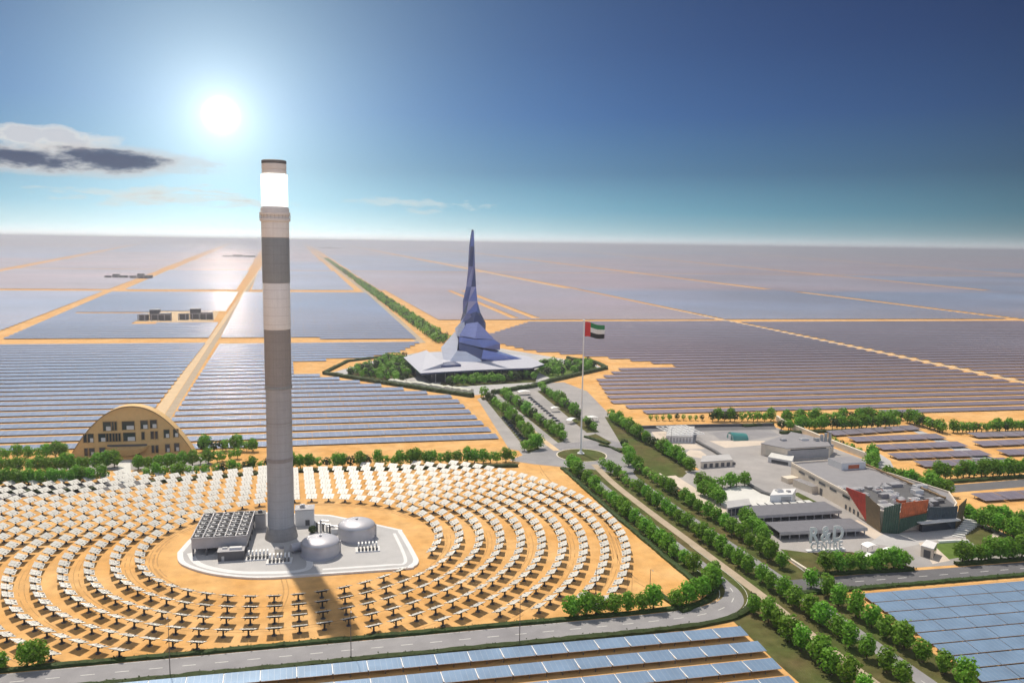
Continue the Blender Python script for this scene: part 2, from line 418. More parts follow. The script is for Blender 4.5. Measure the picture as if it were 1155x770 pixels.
# faded lane dashes and edge lines
b = MB()
def dashes(path, dash, gap, w, z):
    acc = 0; on = True; cur = Vector(path[0])
    for i in range(len(path) - 1):
        p, q = Vector(path[i]), Vector(path[i + 1]); L = (q - p).length; t = 0
        while t < L:
            step = min((dash if on else gap) - acc, L - t)
            if on:
                a = p.lerp(q, t / L); c = p.lerp(q, (t + step) / L); d = (q - p).normalized(); n = Vector((-d.y, d.x)) * w / 2
                b.face([(a.x - n.x, a.y - n.y, z), (c.x - n.x, c.y - n.y, z), (c.x + n.x, c.y + n.y, z), (a.x + n.x, a.y + n.y, z)], linepaint)
            t += step; acc += step
            if acc >= (dash if on else gap) - 1e-6: on = not on; acc = 0
dashes(front_path[:60], 4.5, 6.5, 0.35, 0.10)
Lp, Rp = stroke(front_path[:56], 11.6); dashes(Lp, 500, 0.1, 0.22, 0.10); dashes(Rp, 500, 0.1, 0.22, 0.10)
dashes([(214, 299), (340, 290.5), (700, 266)], 4.5, 6.5, 0.35, 0.11)
dashes([(212.5, 205), (212.5, 420), (214, 470)], 4, 6, 0.25, 0.10)
tag(b.build('road_marking'), kind='structure')
# wheel marks of the service lanes on the sand
tyre = mat('wheel_marks', (0.47, 0.275, 0.115), 0.95, spec=0.1, var=0.25, vscale=0.3)
b = MB()
def marks(path, gauge=2.0, w=0.55, z=0.03):
    for off in (-gauge / 2, gauge / 2):
        Lq, _r = stroke(path, abs(off) * 2); q = Lq if off > 0 else _r
        for poly in strip_polys(q, w * random.uniform(.7, 1.2)):
            if random.random() < 0.86: b.face([(p[0], p[1], z) for p in poly], tyre)
def arcp(r, a0, a1, n=60): return [(3 + r * math.sin(a0 + (a1 - a0) * i / n), 403 - .94 * r * math.cos(a0 + (a1 - a0) * i / n)) for i in range(n + 1)]
marks(arcp(66.0, 2.0, 5.9, 90)); marks(arcp(64.5, 2.4, 5.2, 60))
for q in range(5): marks(arcp(76.2 + 10.4 * 2 * q, -1.6, 1.5, 80), w=0.4)
marks(smooth_path([(-3, 361), (-2, 344), (-6, 318), (-4, 303)])); marks(smooth_path([(160, 300), (150, 330), (166, 400), (160, 470), (165, 520)])); marks(smooth_path([(140, 306), (158, 350), (172, 420)]))
marks(smooth_path([(-80, 280), (40, 279.5), (170, 274)])); marks(smooth_path([(238, 287), (300, 283), (420, 275)])); marks(smooth_path([(160, 590), (161, 680), (160, 760)])); marks(smooth_path([(-190, 636), (-60, 600), (150, 560)]))
tag(b.build('track_marks'), kind='structure')
# roundabout and forecourt
structure('road', [gpoly((574, 519), (606, 507), (640, 496), (668, 492), (705, 500), (722, 520), (712, 536), (690, 533), (668, 529), (640, 527), (600, 523))], asphalt, 0.05)
structure('pavement', [gpoly((572, 441), (612, 432), (636, 431), (662, 441), (690, 470), (722, 508), (700, 512), (668, 500), (640, 498), (606, 474))], paving, 0.04)
structure('pavement', [gpoly((538, 450), (560, 441), (580, 440), (650, 500), (640, 508), (590, 514))], paving, 0.035)
structure('road', [gpoly((582, 440), (590, 438), (655, 488), (670, 496), (640, 500), (632, 492))], paving, 0.06)
structure('path', strip_polys([G(551, 447), G(590, 477), G(612, 496), G(628, 508)], 5.0), palesand, 0.055)
structure('grass_verge', [gpoly((541, 447), (556, 449), (610, 507), (596, 512))], grass, 0.045)
structure('grass_verge', [gpoly((560, 443), (572, 443), (645, 500), (634, 503))], grass, 0.045)
structure('pavement', [gpoly((540, 452), (548, 451), (596, 510), (574, 506))], paving, 0.05)
structure('grass_verge', [gpoly((606, 441), (616, 439), (676, 487), (662, 488))], grass, 0.05)
structure('grass_verge', [gpoly((682, 470), (694, 470), (785, 530), (772, 536), (735, 541), (712, 520))], grass, 0.052)
structure('grass_verge', [gpoly((660, 492), (672, 489), (690, 499), (684, 503))], grass, 0.066)
structure('grass_verge', [gpoly((690, 505), (704, 505), (716, 518), (704, 513))], grass, 0.066)
b = MB(); rc = (203, 533)
b.lathe([(18.2, 0.0), (18.2, 0.22), (17.4, 0.22), (17.4, 0.16)], kerb, rc, 48, cap=False)
b.lathe([(17.4, 0.16), (0.1, 0.5)], grass, rc, 48, cap=False)
tag(b.build('roundabout_island'), kind='structure')

# ------------------------------------------------------------------ haze
hz = MB(); hz.box((0, 33000, 95.5), (138000, 71000, 197), concrete)
ho = hz.build('haze'); tag(ho, kind='stuff')
hm = bpy.data.materials.new('haze'); hm.use_nodes = True; T = NT(hm.node_tree); T.n.remove(T.n['Principled BSDF'])
pv = T.n.new('ShaderNodeVolumePrincipled'); pv.inputs['Color'].default_value = (0.90, 0.91, 1.0, 1)
pv.inputs['Density'].default_value = 0.00011; pv.inputs['Anisotropy'].default_value = 0.6
T.l.new(pv.outputs[0], T.n['Material Output'].inputs['Volume'])
try: hm.cycles.homogeneous_volume = True
except Exception: pass
ho.data.materials.clear(); ho.data.materials.append(hm)

# ------------------------------------------------------------------ foliage meshes
def leaf_quad(b, c, n, s, m):
    a = n.orthogonal().normalized(); t = random.random() * 6.28
    e = a * math.cos(t) + n.cross(a) * math.sin(t); f = n.cross(e)
    e *= s * random.uniform(0.7, 1.2); f *= s * random.uniform(0.5, 0.9)
    b.face([c - e - f * 0.3, c + f * -1.0, c + e - f * 0.2, c + f], m)
def crown_mesh(seed, h=11.0, r=4.2, z0=1.3, clumps=16, per=46, leafs=0.62, m=None):
    random.seed(seed); b = MB(); m = m or leaf
    cz = (z0 + h) / 2; hz_ = (h - z0) / 2
    cl = []
    for i in range(clumps):
        t = (i + 0.5) / clumps; zz = 1 - 2 * t
        a = i * 2.4 + random.uniform(-0.4, 0.4)
        rr = math.sqrt(max(0, 1 - zz * zz)) * (0.92 if zz < 0 else 0.80)
        k = random.uniform(0.52, 0.76)
        cl.append((Vector((math.cos(a) * rr * r * k, math.sin(a) * rr * r * k, cz + zz * hz_ * 0.72)), r * random.uniform(0.36, 0.54)))
    cl.append((Vector((0, 0, cz)), r * 0.6))
    for c, cr in cl:
        for _ in range(per):
            d = Vector((random.gauss(0, 1), random.gauss(0, 1), random.gauss(0, 1))).normalized()
            p = c + d * cr * random.uniform(0.72, 1.08)
            n = (d + Vector((random.gauss(0, .35), random.gauss(0, .35), random.gauss(0.1, .35)))).normalized()
            leaf_quad(b, p, n, leafs * random.uniform(0.7, 1.25), m)
    return b.mesh('crown')
def trunk_mesh(h=11.0):
    b = MB(); b.tube((0, 0, 0), (0.1, 0, 3.0), 0.34, bark, 7, 0.24)
    for a in range(4):
        t = a * 1.6 + 0.3
        b.tube((0.1, 0, 2.6), (0.1 + math.cos(t) * 2.0, math.sin(t) * 2.0, 5.6), 0.16, bark, 5, 0.06)
    b.tube((0.1, 0, 3.0), (0, 0.1, 8.2), 0.22, bark, 5, 0.06)
    return b.mesh('trunk')
CROWNS = [crown_mesh(i + 11, r=4.0 + 0.25 * (i % 3), clumps=14 + i % 4) for i in range(7)]
TRUNK = trunk_mesh()
random.seed(5)

# ---- trees: rows are laid out first; the 300 that show largest are things, the rest one mass
TREES = []                                   # (x, y, height, label, size in the picture)
def put_tree(x, y, h, label, group):
    px, py, w = PX((x, y, h * 0.5))
    if w <= 0 or not (-25 < px < 1180) or not (100 < py < 800): return
    TREES.append((x, y, h, label, h * F / w, group))
def tree_row(pts, n, h, desc, anchor, group, jit=0.85, px=True, hv=0.2):
    P = [Vector(G(*p)) if px else Vector(p) for p in pts]
    seg = [(P[i + 1] - P[i]).length for i in range(len(P) - 1)]; tot = sum(seg)
    k = 0
    for i in range(n):
        d = tot * (i + 0.5) / n; j = 0
        while j < len(seg) - 1 and d > seg[j]: d -= seg[j]; j += 1
        q = P[j].lerp(P[j + 1], d / seg[j])
        k += 1
        put_tree(q.x + random.uniform(-jit, jit), q.y + random.uniform(-jit, jit), h * random.uniform(1 - hv, 1 + hv),
                 f'{desc}, {nth(k)} from {anchor}', group)
AV = 'trees lining the avenue'
tree_row([(183, 503), (180.5, 440), (179.5, 320)], 22, 9.4, 'round tree in the avenue row beside the mirrors', 'the roundabout', AV, px=False)
tree_row([(184.5, 284), (184.5, 210)], 9, 9.6, 'round tree on the dark verge below the bend', 'the bend', AV, px=False)
tree_row([(206, 505), (204.5, 400), (204, 214)], 33, 8.8, 'round tree between sand path and avenue road', 'the roundabout', AV, px=False)
tree_row([(224.5, 503), (224.5, 400), (223.5, 314)], 21, 9.4, 'round tree between avenue road and cream wall', 'the roundabout', AV, px=False)
tree_row([(223, 299), (223, 206)], 10, 10.0, 'tall tree edging the blue corner panel field', 'the side road', AV, px=False)
BEND = 'trees round the inside of the road bend'
tree_row([(637, 697), (664, 694), (690, 692), (720, 689), (745, 686)], 7, 9.5, 'bushy tree on the kerb behind the front road', 'its left end', BEND, jit=0.8, hv=0.2)
tree_row([(755, 686), (775, 681), (792, 672), (803, 660), (806, 650)], 8, 9.8, 'bushy tree in the clump inside the bend', 'the front road', BEND, jit=1.0)
tree_row([(24, 753), (52, 750)], 2, 9.8, 'dark bushy tree by the road at lower left', 'the left', 'pair of trees by the front road')
tree_row([(-14, 758), (2, 756)], 2, 6.5, 'small bush-like tree cut by the left frame edge', 'the left', 'trees cut by the frame')
NA = 'trees on the forecourt avenue'
tree_row([(545, 448), (565, 463), (604, 502)], 19, 11, 'round tree in the forecourt row beside parking bays', 'the spire garden', NA)
tree_row([(590, 509), (610, 505)], 4, 10.0, 'dense tree closing the bays by the roundabout', 'the left', NA)
tree_row([(566, 446), (600, 472), (638, 499)], 20, 11, 'round tree in the middle forecourt row', 'the spire garden', NA)
tree_row([(609, 440), (636, 460), (654, 474)], 13, 11, 'round tree in the forecourt row beside the plaza', 'the spire garden', NA)
tree_row([(660, 480), (672, 487)], 3, 10.5, 'dense tree at the plaza island tip', 'the plaza', NA)
tree_row([(686, 472), (722, 496), (748, 511), (782, 533)], 22, 10.6, 'round tree in the row between plaza and hall', 'the sand', NA)
tree_row([(702, 503), (706, 512), (712, 522), (722, 532)], 6, 9.6, 'dense tree on the bank right of the roundabout', 'the plaza', NA)
HG = 'trees behind the mirror field'
tree_row([(296, 528), (340, 528), (460, 524), (584, 521)], 31, 9.8, 'tree in the hedge row behind the mirrors', 'the tower', HG, jit=1.2, hv=0.22)
HR = 'trees round the half-round building'
tree_row([(-6, 548), (60, 546), (116, 542)], 15, 9.4, 'tree, front row left of the half-round building', 'the left frame edge', HR, jit=1.5)
tree_row([(-6, 532), (60, 532), (132, 527)], 15, 10.2, 'tree, second row left of the half-round building', 'the left frame edge', HR, jit=1.5)
tree_row([(-6, 518), (78, 516)], 8, 9.8, 'tree, rear row left of the half-round building', 'the left frame edge', HR, jit=1.5)
tree_row([(162, 539), (220, 536), (300, 529)], 15, 8.2, 'tree, front row right of the half-round building', 'the path', HR, jit=1.2, hv=0.22)
tree_row([(152, 530), (200, 527), (240, 522), (272, 516)], 13, 9.2, 'tree, second row right of the half-round building', 'the path', HR, jit=1.2)
tree_row([(222, 510), (256, 508), (288, 509)], 9, 10.4, 'tree, rear row right of the half-round building', 'its wall', HR, jit=1.5)
RD = 'trees inside the laboratory grounds'
tree_row([(786, 553), (843, 547)], 7, 9.8, 'dense tree on the upper edge of the white yard', 'the left', RD)
tree_row([(788, 556), (802, 563), (816, 571)], 6, 8.8, 'dense tree on the slanting left edge of the white yard', 'the corner', RD)
tree_row([(838, 592), (850, 600), (867, 614)], 6, 9.6, 'tree beside the long grey sheds', 'the glass pavilion', RD)
tree_row([(926, 646), (960, 645), (994, 642), (1026, 639)], 8, 9.8, 'bright tree on the lawn before the sign', 'the left', RD)
tree_row([(1080, 634), (1100, 632), (1156, 628)], 9, 10.0, 'dense tree on the lawn right of the laboratory gate', 'the gate', RD)
tree_row([(1086, 584), (1112, 596), (1156, 612)], 9, 10.4, 'dark tree right of the coloured screen', 'the screen', RD)
tree_row([(1112, 588), (1156, 600)], 6, 11.0, 'dark outer tree by the right frame edge', 'the screen', RD)
tree_row([(1000, 541), (1030, 549), (1070, 560)], 13, 10.5, 'tree along the sand behind the laboratory roof', 'the pale wall', RD)
tree_row([(979, 517), (987, 520), (979, 531), (993, 534)], 5, 10.0, 'tall tree below the pale slanting wall', 'the far end', RD)
tree_row([(934, 496), (972, 513)], 8, 5.0, 'small round tree along the pale slanting wall', 'the far end', RD)
RF = 'trees round the small panel fields on the right'
tree_row([(880, 485), (950, 484), (1016, 481)], 26, 11, 'tree, front row above the small panel field', 'the left', RF, jit=1.5)
tree_row([(884, 477), (950, 476), (1020, 473)], 24, 11, 'tree, rear row above the small panel field', 'the left', RF, jit=1.5)
tree_row([(1022, 476), (1066, 489)], 12, 11, 'tree on the slanting edge of the right panel field', 'the belt', RF)
tree_row([(1074, 488), (1160, 485)], 20, 10, 'tree in the far hedge row at the right frame edge', 'the left', RF, hv=0.25)
tree_row([(1043, 541), (1160, 535)], 18, 10, 'tree between small panel fields and dark road', 'the laboratory', RF, hv=0.3)
tree_row([(800, 475), (872, 475)], 11, 10.5, 'tree in the hedge beyond the laboratory back road', 'the bushes', RF)
tree_row([(730, 474), (796, 474)], 9, 6.0, 'small tree on the kerb by the back road', 'the plaza', RF, hv=0.1)
SG = 'trees in the spire garden'
def scatter(poly, n, h, desc, group):
    P = [G(*p) for p in poly]; xs = [p[0] for p in P]; ys = [p[1] for p in P]; k = 0; tries = 0
    while k < n and tries < 5000:
        tries += 1; q = (random.uniform(min(xs), max(xs)), random.uniform(min(ys), max(ys)))
        if inside(q, P):
            k += 1; put_tree(q[0], q[1], h * random.uniform(0.8, 1.2), desc, group)
scatter([(388, 424), (440, 405), (462, 404), (474, 424), (455, 432)], 120, 10, 'dark tree massed in the left wedge of the spire garden', SG)
scatter([(505, 436), (604, 429), (606, 424), (500, 428)], 60, 10, 'dark tree under the front edge of the white slab roof', SG)
scatter([(612, 412), (668, 410), (672, 416), (640, 424), (622, 426), (606, 418)], 85, 10, 'tree massed in the right wedge of the spire garden', SG)
TREES.sort(key=lambda t: -t[4])
tree_protos = {}
far_b = MB()
def lowcrown(b, x, y, h, n=26):
    b.tube((x, y, 0), (x, y, h * 0.4), 0.3, bark, 4)
    lm = leaf if random.random() < 0.72 else dkleaf
    for _ in range(n):
        d = Vector((random.gauss(0, 1), random.gauss(0, 1), random.gauss(0, 1))).normalized()
        c = Vector((x, y, h * 0.55)) + Vector((d.x * h * 0.42, d.y * h * 0.42, d.z * h * 0.42)) * random.uniform(0.6, 1.0)
        leaf_quad(b, c, (d + Vector((0, 0, 0.3))).normalized(), h * (0.12 if n > 20 else 0.17), lm)
MAXT = 300
for i, (x, y, h, lab, sz, grp) in enumerate(TREES):
    if i < MAXT:
        k = random.randrange(len(CROWNS)); s = h / 11.0; rz = random.random() * 6.28
        if k not in tree_protos:
            t = thing('tree', lab, 'tree', (x, y, 0), rz, grp); t.scale = (s, s, s)
            for nm, me in (('trunk', TRUNK), ('crown', CROWNS[k])):
                o = bpy.data.objects.new(nm, me); COL.objects.link(o); o.parent = t
            tree_protos[k] = t
        else:
            t = dup(tree_protos[k], (x, y, 0), rz, (s * random.uniform(1.02, 1.22), s * random.uniform(1.02, 1.22), s)); tag(t, lab, 'tree', grp)
    else:
        lowcrown(far_b, x, y, h, 80 if sz > 8 else 60)
# the belt of trees running straight to the horizon behind the spire
y = 1190.0
while y < 7000:
    xc = 212 + (y - 1182) * 0.0185 + 16
    for _ in range(4 if y < 3000 else 3):
        lowcrown(far_b, xc + random.uniform(-13, 13), y + random.uniform(-4, 4), random.uniform(8, 13), 14)
    y += 6.5 if y < 3000 else 16
o = far_b.build('tree_grove'); tag(o, 'dark green trees massed in the spire garden and the belt running back to the horizon', 'trees', kind='stuff')

# ---- clipped hedges and low walls
def hedge(path, w, h, label, group='clipped hedges', m=None, step=2.5):
    m = m or dkleaf; b = MB(); pts = []
    for i in range(len(path) - 1):
        p, q = Vector(path[i]), Vector(path[i + 1]); n = max(1, int((q - p).length / step))
        for k in range(n): pts.append(p.lerp(q, k / n))
    pts.append(Vector(path[-1])); rows = []
    for i, p in enumerate(pts):
        a = pts[max(0, i - 1)]; c = pts[min(len(pts) - 1, i + 1)]; d = (c - a).normalized(); nn = Vector((-d.y, d.x))
        jw = random.uniform(0.8, 1.15) * w / 2; jh = h * random.uniform(0.82, 1.15)
        rows.append([(p.x + nn.x * jw, p.y + nn.y * jw, 0), (p.x + nn.x * jw * .9, p.y + nn.y * jw * .9, jh * .8), (p.x, p.y, jh),
                     (p.x - nn.x * jw * .9, p.y - nn.y * jw * .9, jh * .8), (p.x - nn.x * jw, p.y - nn.y * jw, 0)])
    vs = [v for r in rows for v in r]; fs = []
    for i in range(len(rows) - 1):
        for k in range(4): fs.append((i * 5 + k, i * 5 + k + 1, i * 5 + 6 + k, i * 5 + 5 + k))
    e = len(rows) - 1; fs += [(4, 3, 2, 1, 0), (e * 5, e * 5 + 1, e * 5 + 2, e * 5 + 3, e * 5 + 4)]
    b.raw(vs, fs, m)
    for r in rows:                                    # loose leaves break the outline
        for _ in range(5):
            t = random.random(); c = Vector(r[1]).lerp(Vector(r[3]), t); c.z += random.uniform(-.1, .25) * h
            c.x += random.uniform(-1, 1); c.y += random.uniform(-1, 1)
            leaf_quad(b, c, Vector((random.gauss(0, .5), random.gauss(0, .5), 1)).normalized(), 0.45, m)
    return tag(b.build('hedge'), label, 'hedge', group)
Lf, Rf = stroke(front_path[:40], 16.0)
hedge([p for p in Lf if p[0] > -150], 2.6, 1.3, 'long dark hedge between the mirror field and the front road')
Lr, Rr_ = stroke(front_path[:44], 16.5)
hedge([p for p in Rr_ if p[0] > -120], 3.2, 1.3, 'long dark hedge between the front road and the near panel rows')
hedge([(175.2, 314), (175.3, 400), (178, 503)], 3.0, 1.4, 'dark hedge foot under the leftmost avenue trees')
hedge([(214, 291.3), (340, 283.2), (600, 265)], 3.0, 1.3, 'dark hedge along the near edge of the laboratory side road')
hedge([G(740, 667), G(780, 668)][:1] + [G(770, 690), G(790, 681), G(806, 668), G(812, 655)], 2.6, 1.2, 'dark hedge curving round the inside of the road bend')
hedge([G(296, 533), G(460, 529), G(584, 526)], 4.0, 2.2, 'dark hedge foot under the tree row behind the mirrors')
hedge([G(-10, 555), G(60, 555), G(112, 551)], 4.0, 1.8, 'dark hedge foot left of the half-round building path')
hedge([G(168, 545), G(300, 534)], 3.5, 1.6, 'dark hedge foot right of the half-round building path')
hedge([G(660, 493), G(686, 501)], 3.0, 1.6, 'short dark hedge on the traffic island north of the flagpole')
hedge([G(676, 502), G(690, 505), G(700, 510)], 2.5, 1.4, 'short curved hedge beside the roundabout exit')
hedge([G(366, 422), G(420, 431), G(480, 440), G(533, 448)], 6.0, 4.2, 'tall dark hedge wall along the left front of the spire garden')
hedge([G(366, 421), G(392, 408), G(440, 402)], 5.0, 3.0, 'dark hedge along the left back of the spire garden')
hedge([G(556, 444), G(600, 437), G(620, 431), G(650, 424), G(684, 416)], 6.0, 4.2, 'tall dark hedge wall along the right front of the spire garden')
hedge([G(684, 415), G(672, 409), G(640, 404)], 5.0, 3.0, 'dark hedge along the right back of the spire garden')
hedge([G(440, 432), G(490, 438), G(532, 444)], 7.0, 5.0, 'white flowering hedge on top of the garden front wall', m=flower)
hedge([G(838, 481), G(872, 479)], 4, 2.2, 'dark hedge under the trees beyond the laboratory back road')
hedge([G(880, 489), G(1016, 485)], 4, 2.4, 'dark hedge foot above the small panel field')
hedge([G(1046, 546), G(1160, 538)], 4, 2.0, 'dark hedge foot along the dark side road on the right')
hedge([G(912, 649), G(1030, 643)], 3, 1.6, 'dark hedge foot under the lawn trees before the sign')
hedge([G(1078, 637), G(1160, 631)], 3, 1.6, 'dark hedge foot on the lawn right of the gate')
def wall(path, w, h, label, m, name='low_wall'):
    b = MB()
    for poly in strip_polys(path, w): b.prism(poly, 0, h, m)
    return tag(b.build(name), label, 'wall')
wall([(233.0, 306), (233.2, 400), (236, 475)], 1.2, 1.0, 'low cream kerb wall between avenue verge and laboratory grounds', kerb)
wall([G(876, 474), G(884, 480), G(940, 503), G(984, 520)], 2.0, 4.5, 'pale slanting wall behind the laboratory grounds', kerb, 'boundary_wall')
wall([G(1084, 578), G(1120, 593), G(1158, 610)], 1.6, 2.6, 'pale retaining wall on the right of the laboratory forecourt', kerb, 'boundary_wall')
wall([G(720, 483), G(800, 481), G(872, 480)], 1.5, 2.2, 'dark low wall along the laboratory back road', dkgrey)

# the spire garden deck
structure('garden_deck', [gpoly((368, 422), (420, 407), (470, 398), (560, 392), (620, 402), (672, 411), (682, 416), (620, 430), (556, 443), (532, 446), (440, 433))], concrete, 0.04)
structure('grass_verge', [gpoly((385, 424), (440, 404), (464, 403), (470, 425), (440, 430))], grass, 0.08)
structure('grass_verge', [gpoly((495, 437), (604, 431), (606, 422), (500, 426))], grass, 0.08)
structure('grass_verge', [gpoly((612, 410), (668, 410), (675, 416), (640, 424), (622, 427), (604, 418))], greengrass, 0.08)

# ------------------------------------------------------------------ solar panel rows
ROWS = []
def clip(Y0, s, poly):
    hits = []; n = len(poly)
    for i in range(n):
        (x1, y1), (x2, y2) = poly[i], poly[(i + 1) % n]
        d1 = y1 - (Y0 + s * x1); d2 = y2 - (Y0 + s * x2)
        if (d1 > 0) != (d2 > 0): hits.append(x1 + (x2 - x1) * d1 / (d1 - d2))
    hits.sort(); return [(hits[i], hits[i + 1]) for i in range(0, len(hits) - 1, 2)]
def visible(x0, x1, Y0, s):
    for k in range(13):
        x = x0 + (x1 - x0) * k / 12; p = PX((x, Y0 + s * x, 1))
        if p[2] > 0 and -20 < p[0] < 1175 and p[1] < 790: return True
    return False
def row_mesh(x0, x1, s, cx, cy, Y0, w, tilt, clear, tlen, gap, m, posts):
    b = MB(); f = MB(); L = x1 - x0; n = max(1, round(L / tlen)); c, sn = math.cos(tilt), math.sin(tilt)
    for i in range(n):
        a = x0 + L * i / n + gap / 2; e = x0 + L * (i + 1) / n - gap / 2
        P = []
        for x, v in ((a, -0.5), (e, -0.5), (e, 0.5), (a, 0.5)):
            P.append(Vector((x - cx, Y0 + s * x - cy + v * w * c, clear + (v + 0.5) * w * sn)))
        Q = [p - Vector((0, 0, 0.18)) for p in P]
        b.raw(P + Q, [(0, 1, 2, 3)], m); k = len(b.v) - 8
        for fc in ((7, 6, 5, 4), (0, 4, 5, 1), (1, 5, 6, 2), (2, 6, 7, 3), (3, 7, 4, 0)): b.f.append(tuple(k + q for q in fc)); b.m.append(b.mi(steel))
        if posts:
            for x in (a + 1.0, e - 1.0):
                for v in (-0.28, 0.28):
                    yy = Y0 + s * x - cy + v * w * c; f.box((x - cx, yy, clear / 2), (0.3, 0.3, clear), grey)
            f.box(((a + e) / 2 - cx, Y0 + s * (a + e) / 2 - cy, clear + 0.5 * w * sn - 0.34), (e - a, 0.25, 0.25), grey, math.atan(s))
    return b, f
STUFF = {}
def field(poly, y0, y1, pitch, s, w, tilt, clear, tlen, m, desc, anchor, group, things=True, minlen=12, cut=None, name='solar_panel_row'):
    n = 0; Y0 = y0
    while Y0 < y1:
        segs = clip(Y0, s, poly)
        if cut:
            for c_ in cut:
                out = []
                for a, e in segs:
                    hs = clip(Y0, s, c_)
                    cur = a
                    for h0, h1 in hs:
                        if h0 > cur: out.append((cur, min(h0, e)))
                        cur = max(cur, h1)
                    if cur < e: out.append((cur, e))
                segs = [q for q in out if q[1] > q[0]]
        got = False
        for k, (a, e) in enumerate(segs):
            if e - a < minlen or not visible(a, e, Y0, s): continue
            # keep rows to the part a step to the side could see
            if not got: n += 1; got = True
            cx, cy = (a + e) / 2, Y0 + s * (a + e) / 2
            if things:
                t = thing(name, f'{desc}, {nth(n)} from {anchor}' + (', right piece' if k else ''), 'solar panels', (cx, cy, 0), 0, group)
                b, f = row_mesh(a, e, s, cx, cy, Y0, w, tilt, clear, tlen * random.uniform(.9, 1.12), 0.25, m, True)
                b.build('panel', t); f.build('support_frame', t)
            else:
                m = {pan: panf, panv: panvf}.get(m, m); bb = STUFF.setdefault(m, MB()); c, sn = math.cos(tilt), math.sin(tilt)
                P = [(x, Y0 + s * x + v * w * c, clear + (v + .5) * w * sn) for x, v in ((a, -.5), (e, -.5), (e, .5), (a, .5))]
                bb.face(P, m)
        Y0 += pitch
LR = 'panel rows in the fields behind the half-round building'
field([(-900, 625), (-113, 625), (-112, 1230), (-900, 1320)], 620, 1236, 24.0, -0.08, 11.5, R(5), 1.0, 31, pan, 'pale blue panel row behind the half-round building', 'the trees', LR)
F2 = [(-93, 613), (157, 593), (157, 762), (30, 925), (8, 940), (8, 1030), (100, 1045), (150, 1100), (192, 1195), (-92, 1230)]
field(F2, 608, 1232, 24.0, -0.07, 11.5, R(5), 1.0, 31, pan, 'long blue panel row between tower and spire', 'the hedge trees', LR, minlen=20)
G1 = [(298, 706), (312, 648), (640, 598), (790, 590), (803, 719), (858, 1373), (860, 1446), (450, 1485), (290, 1240), (330, 1080), (420, 985), (470, 912), (400, 912), (332, 830)]
RR = 'panel rows in the wide field on the right'
field(G1, 660, 1545, 24.5, -0.085, 11.0, R(5), 1.0, 31, panv, 'long mauve panel row right of the flag', 'the tree belt', RR, minlen=20)
G2 = [(815, 585), (1500, 540), (1522, 1374), (876, 1440), (822, 719)]
field(G2, 640, 1560, 24.5, -0.085, 11.0, R(5), 1.0, 31, panv, 'panel row right of the dashed sand track', 'the tree belt', RR, minlen=20)
HG3 = 'panel rows beyond the first cross track on the left'
clearing = [(-260, 1540), (-112, 1540), (-112, 1790), (-262, 1790)]
field([(-1000, 1400), (-428, 1305), (-490, 2490), (-1000, 2530)], 1270, 2500, 27, -0.1, 12.5, R(5), 1.3, 40, pan, 'x', 'x', HG3, things=False)
field([(-398, 1320), (-113, 1290), (-128, 2440), (-464, 2475)], 1275, 2460, 27, -0.1, 12.5, R(5), 1.3, 40, pan, 'pale row beyond the cross track, outer field', 'the cross track', HG3, cut=[clearing, [(-400, 1760), (-113, 1735), (-113, 1765), (-400, 1790)]])
field([(-96, 1285), (196, 1255), (228, 2395), (-112, 2430)], 1275, 2450, 27, -0.1, 12.5, R(5), 1.3, 40, pan, 'blue row beyond the cross track, inner field', 'the cross track', HG3)
vee = [(420, 1590), (500, 1575), (1100, 7900), (560, 2300), (600, 2137)]
field([(285, 1540), (440, 1528), (858, 1492), (940, 2620), (300, 2690)], 1560, 2700, 27, -0.1, 12.5, R(5), 1.3, 40, panv, 'x', 'x', RR, things=False, cut=[[(436, 1560), (452, 1560), (515, 2720), (499, 2720)], [(478, 1560), (496, 1560), (560, 2720), (541, 2720)]])
field([(876, 1490), (1540, 1425), (1680, 2550), (960, 2612)], 1560, 2720, 27, -0.1, 12.5, R(5), 1.3, 40, pan, 'x', 'x', RR, things=False)
field([(1570, 1425), (2600, 1320), (3000, 2420), (1712, 2545)], 1560, 2720, 27, -0.1, 12.5, R(5), 1.3, 40, pan, 'x', 'x', RR, things=False)
field([(1552, 560), (1900, 540), (2300, 1290), (1562, 1370)], 640, 1560, 24.5, -0.085, 11, R(5), 1.3, 40, panv, 'x', 'x', RR, things=False)
# far blocks out towards the horizon, split by the tracks one sees running to it
tracks = [(-9000, -1.6), (-5200, -0.9), (-3100, -0.5), (-1700, -0.26), (-1010, -0.13), (-470, -0.05), (-118, -0.016), (226, 0.0185), (930, 0.045), (1640, 0.115), (2500, 0.25), (3700, 0.42), (5600, 0.7), (8600, 1.15), (12800, 1.8)]
def track_x(i, Y): return tracks[i][0] + tracks[i][1] * (Y - 2500)
cross = [(2560, 4150), (4230, 6000), (6100, 9000), (9150, 13500), (13700, 21000), (21300, 36000), (36500, 66000)]
for ci, (ya, yb) in enumerate(cross):
    for i in range(len(tracks) - 1):
        g_ = 22 + ci * 9
        xa0, xa1 = track_x(i, ya) + g_, track_x(i, yb) + g_; xb0, xb1 = track_x(i + 1, ya) - g_, track_x(i + 1, yb) - g_
        if i == 7: xa0 += 34; xa1 += 34
        pitch = (28, 40, 60, 90, 150, 300, 600)[ci]
        mm = pan if (i * 7 + ci * 3) % 5 in (0, 2) or ci > 4 else panv
        field([(xa0, ya - 0.09 * xa0), (xb0, ya - 0.09 * xb0), (xb1, yb - 0.09 * xb1), (xa1, yb - 0.09 * xa1)], ya, yb, pitch, -0.09, pitch * 0.55, R(min(4, 140 / pitch)), 1.3, 40, mm, 'x', 'x', RR, things=False)
for m, bb in STUFF.items():
    tag(bb.build('far_panel_rows'), 'endless pale solar panel rows fading towards the horizon', 'solar panels', kind='stuff')
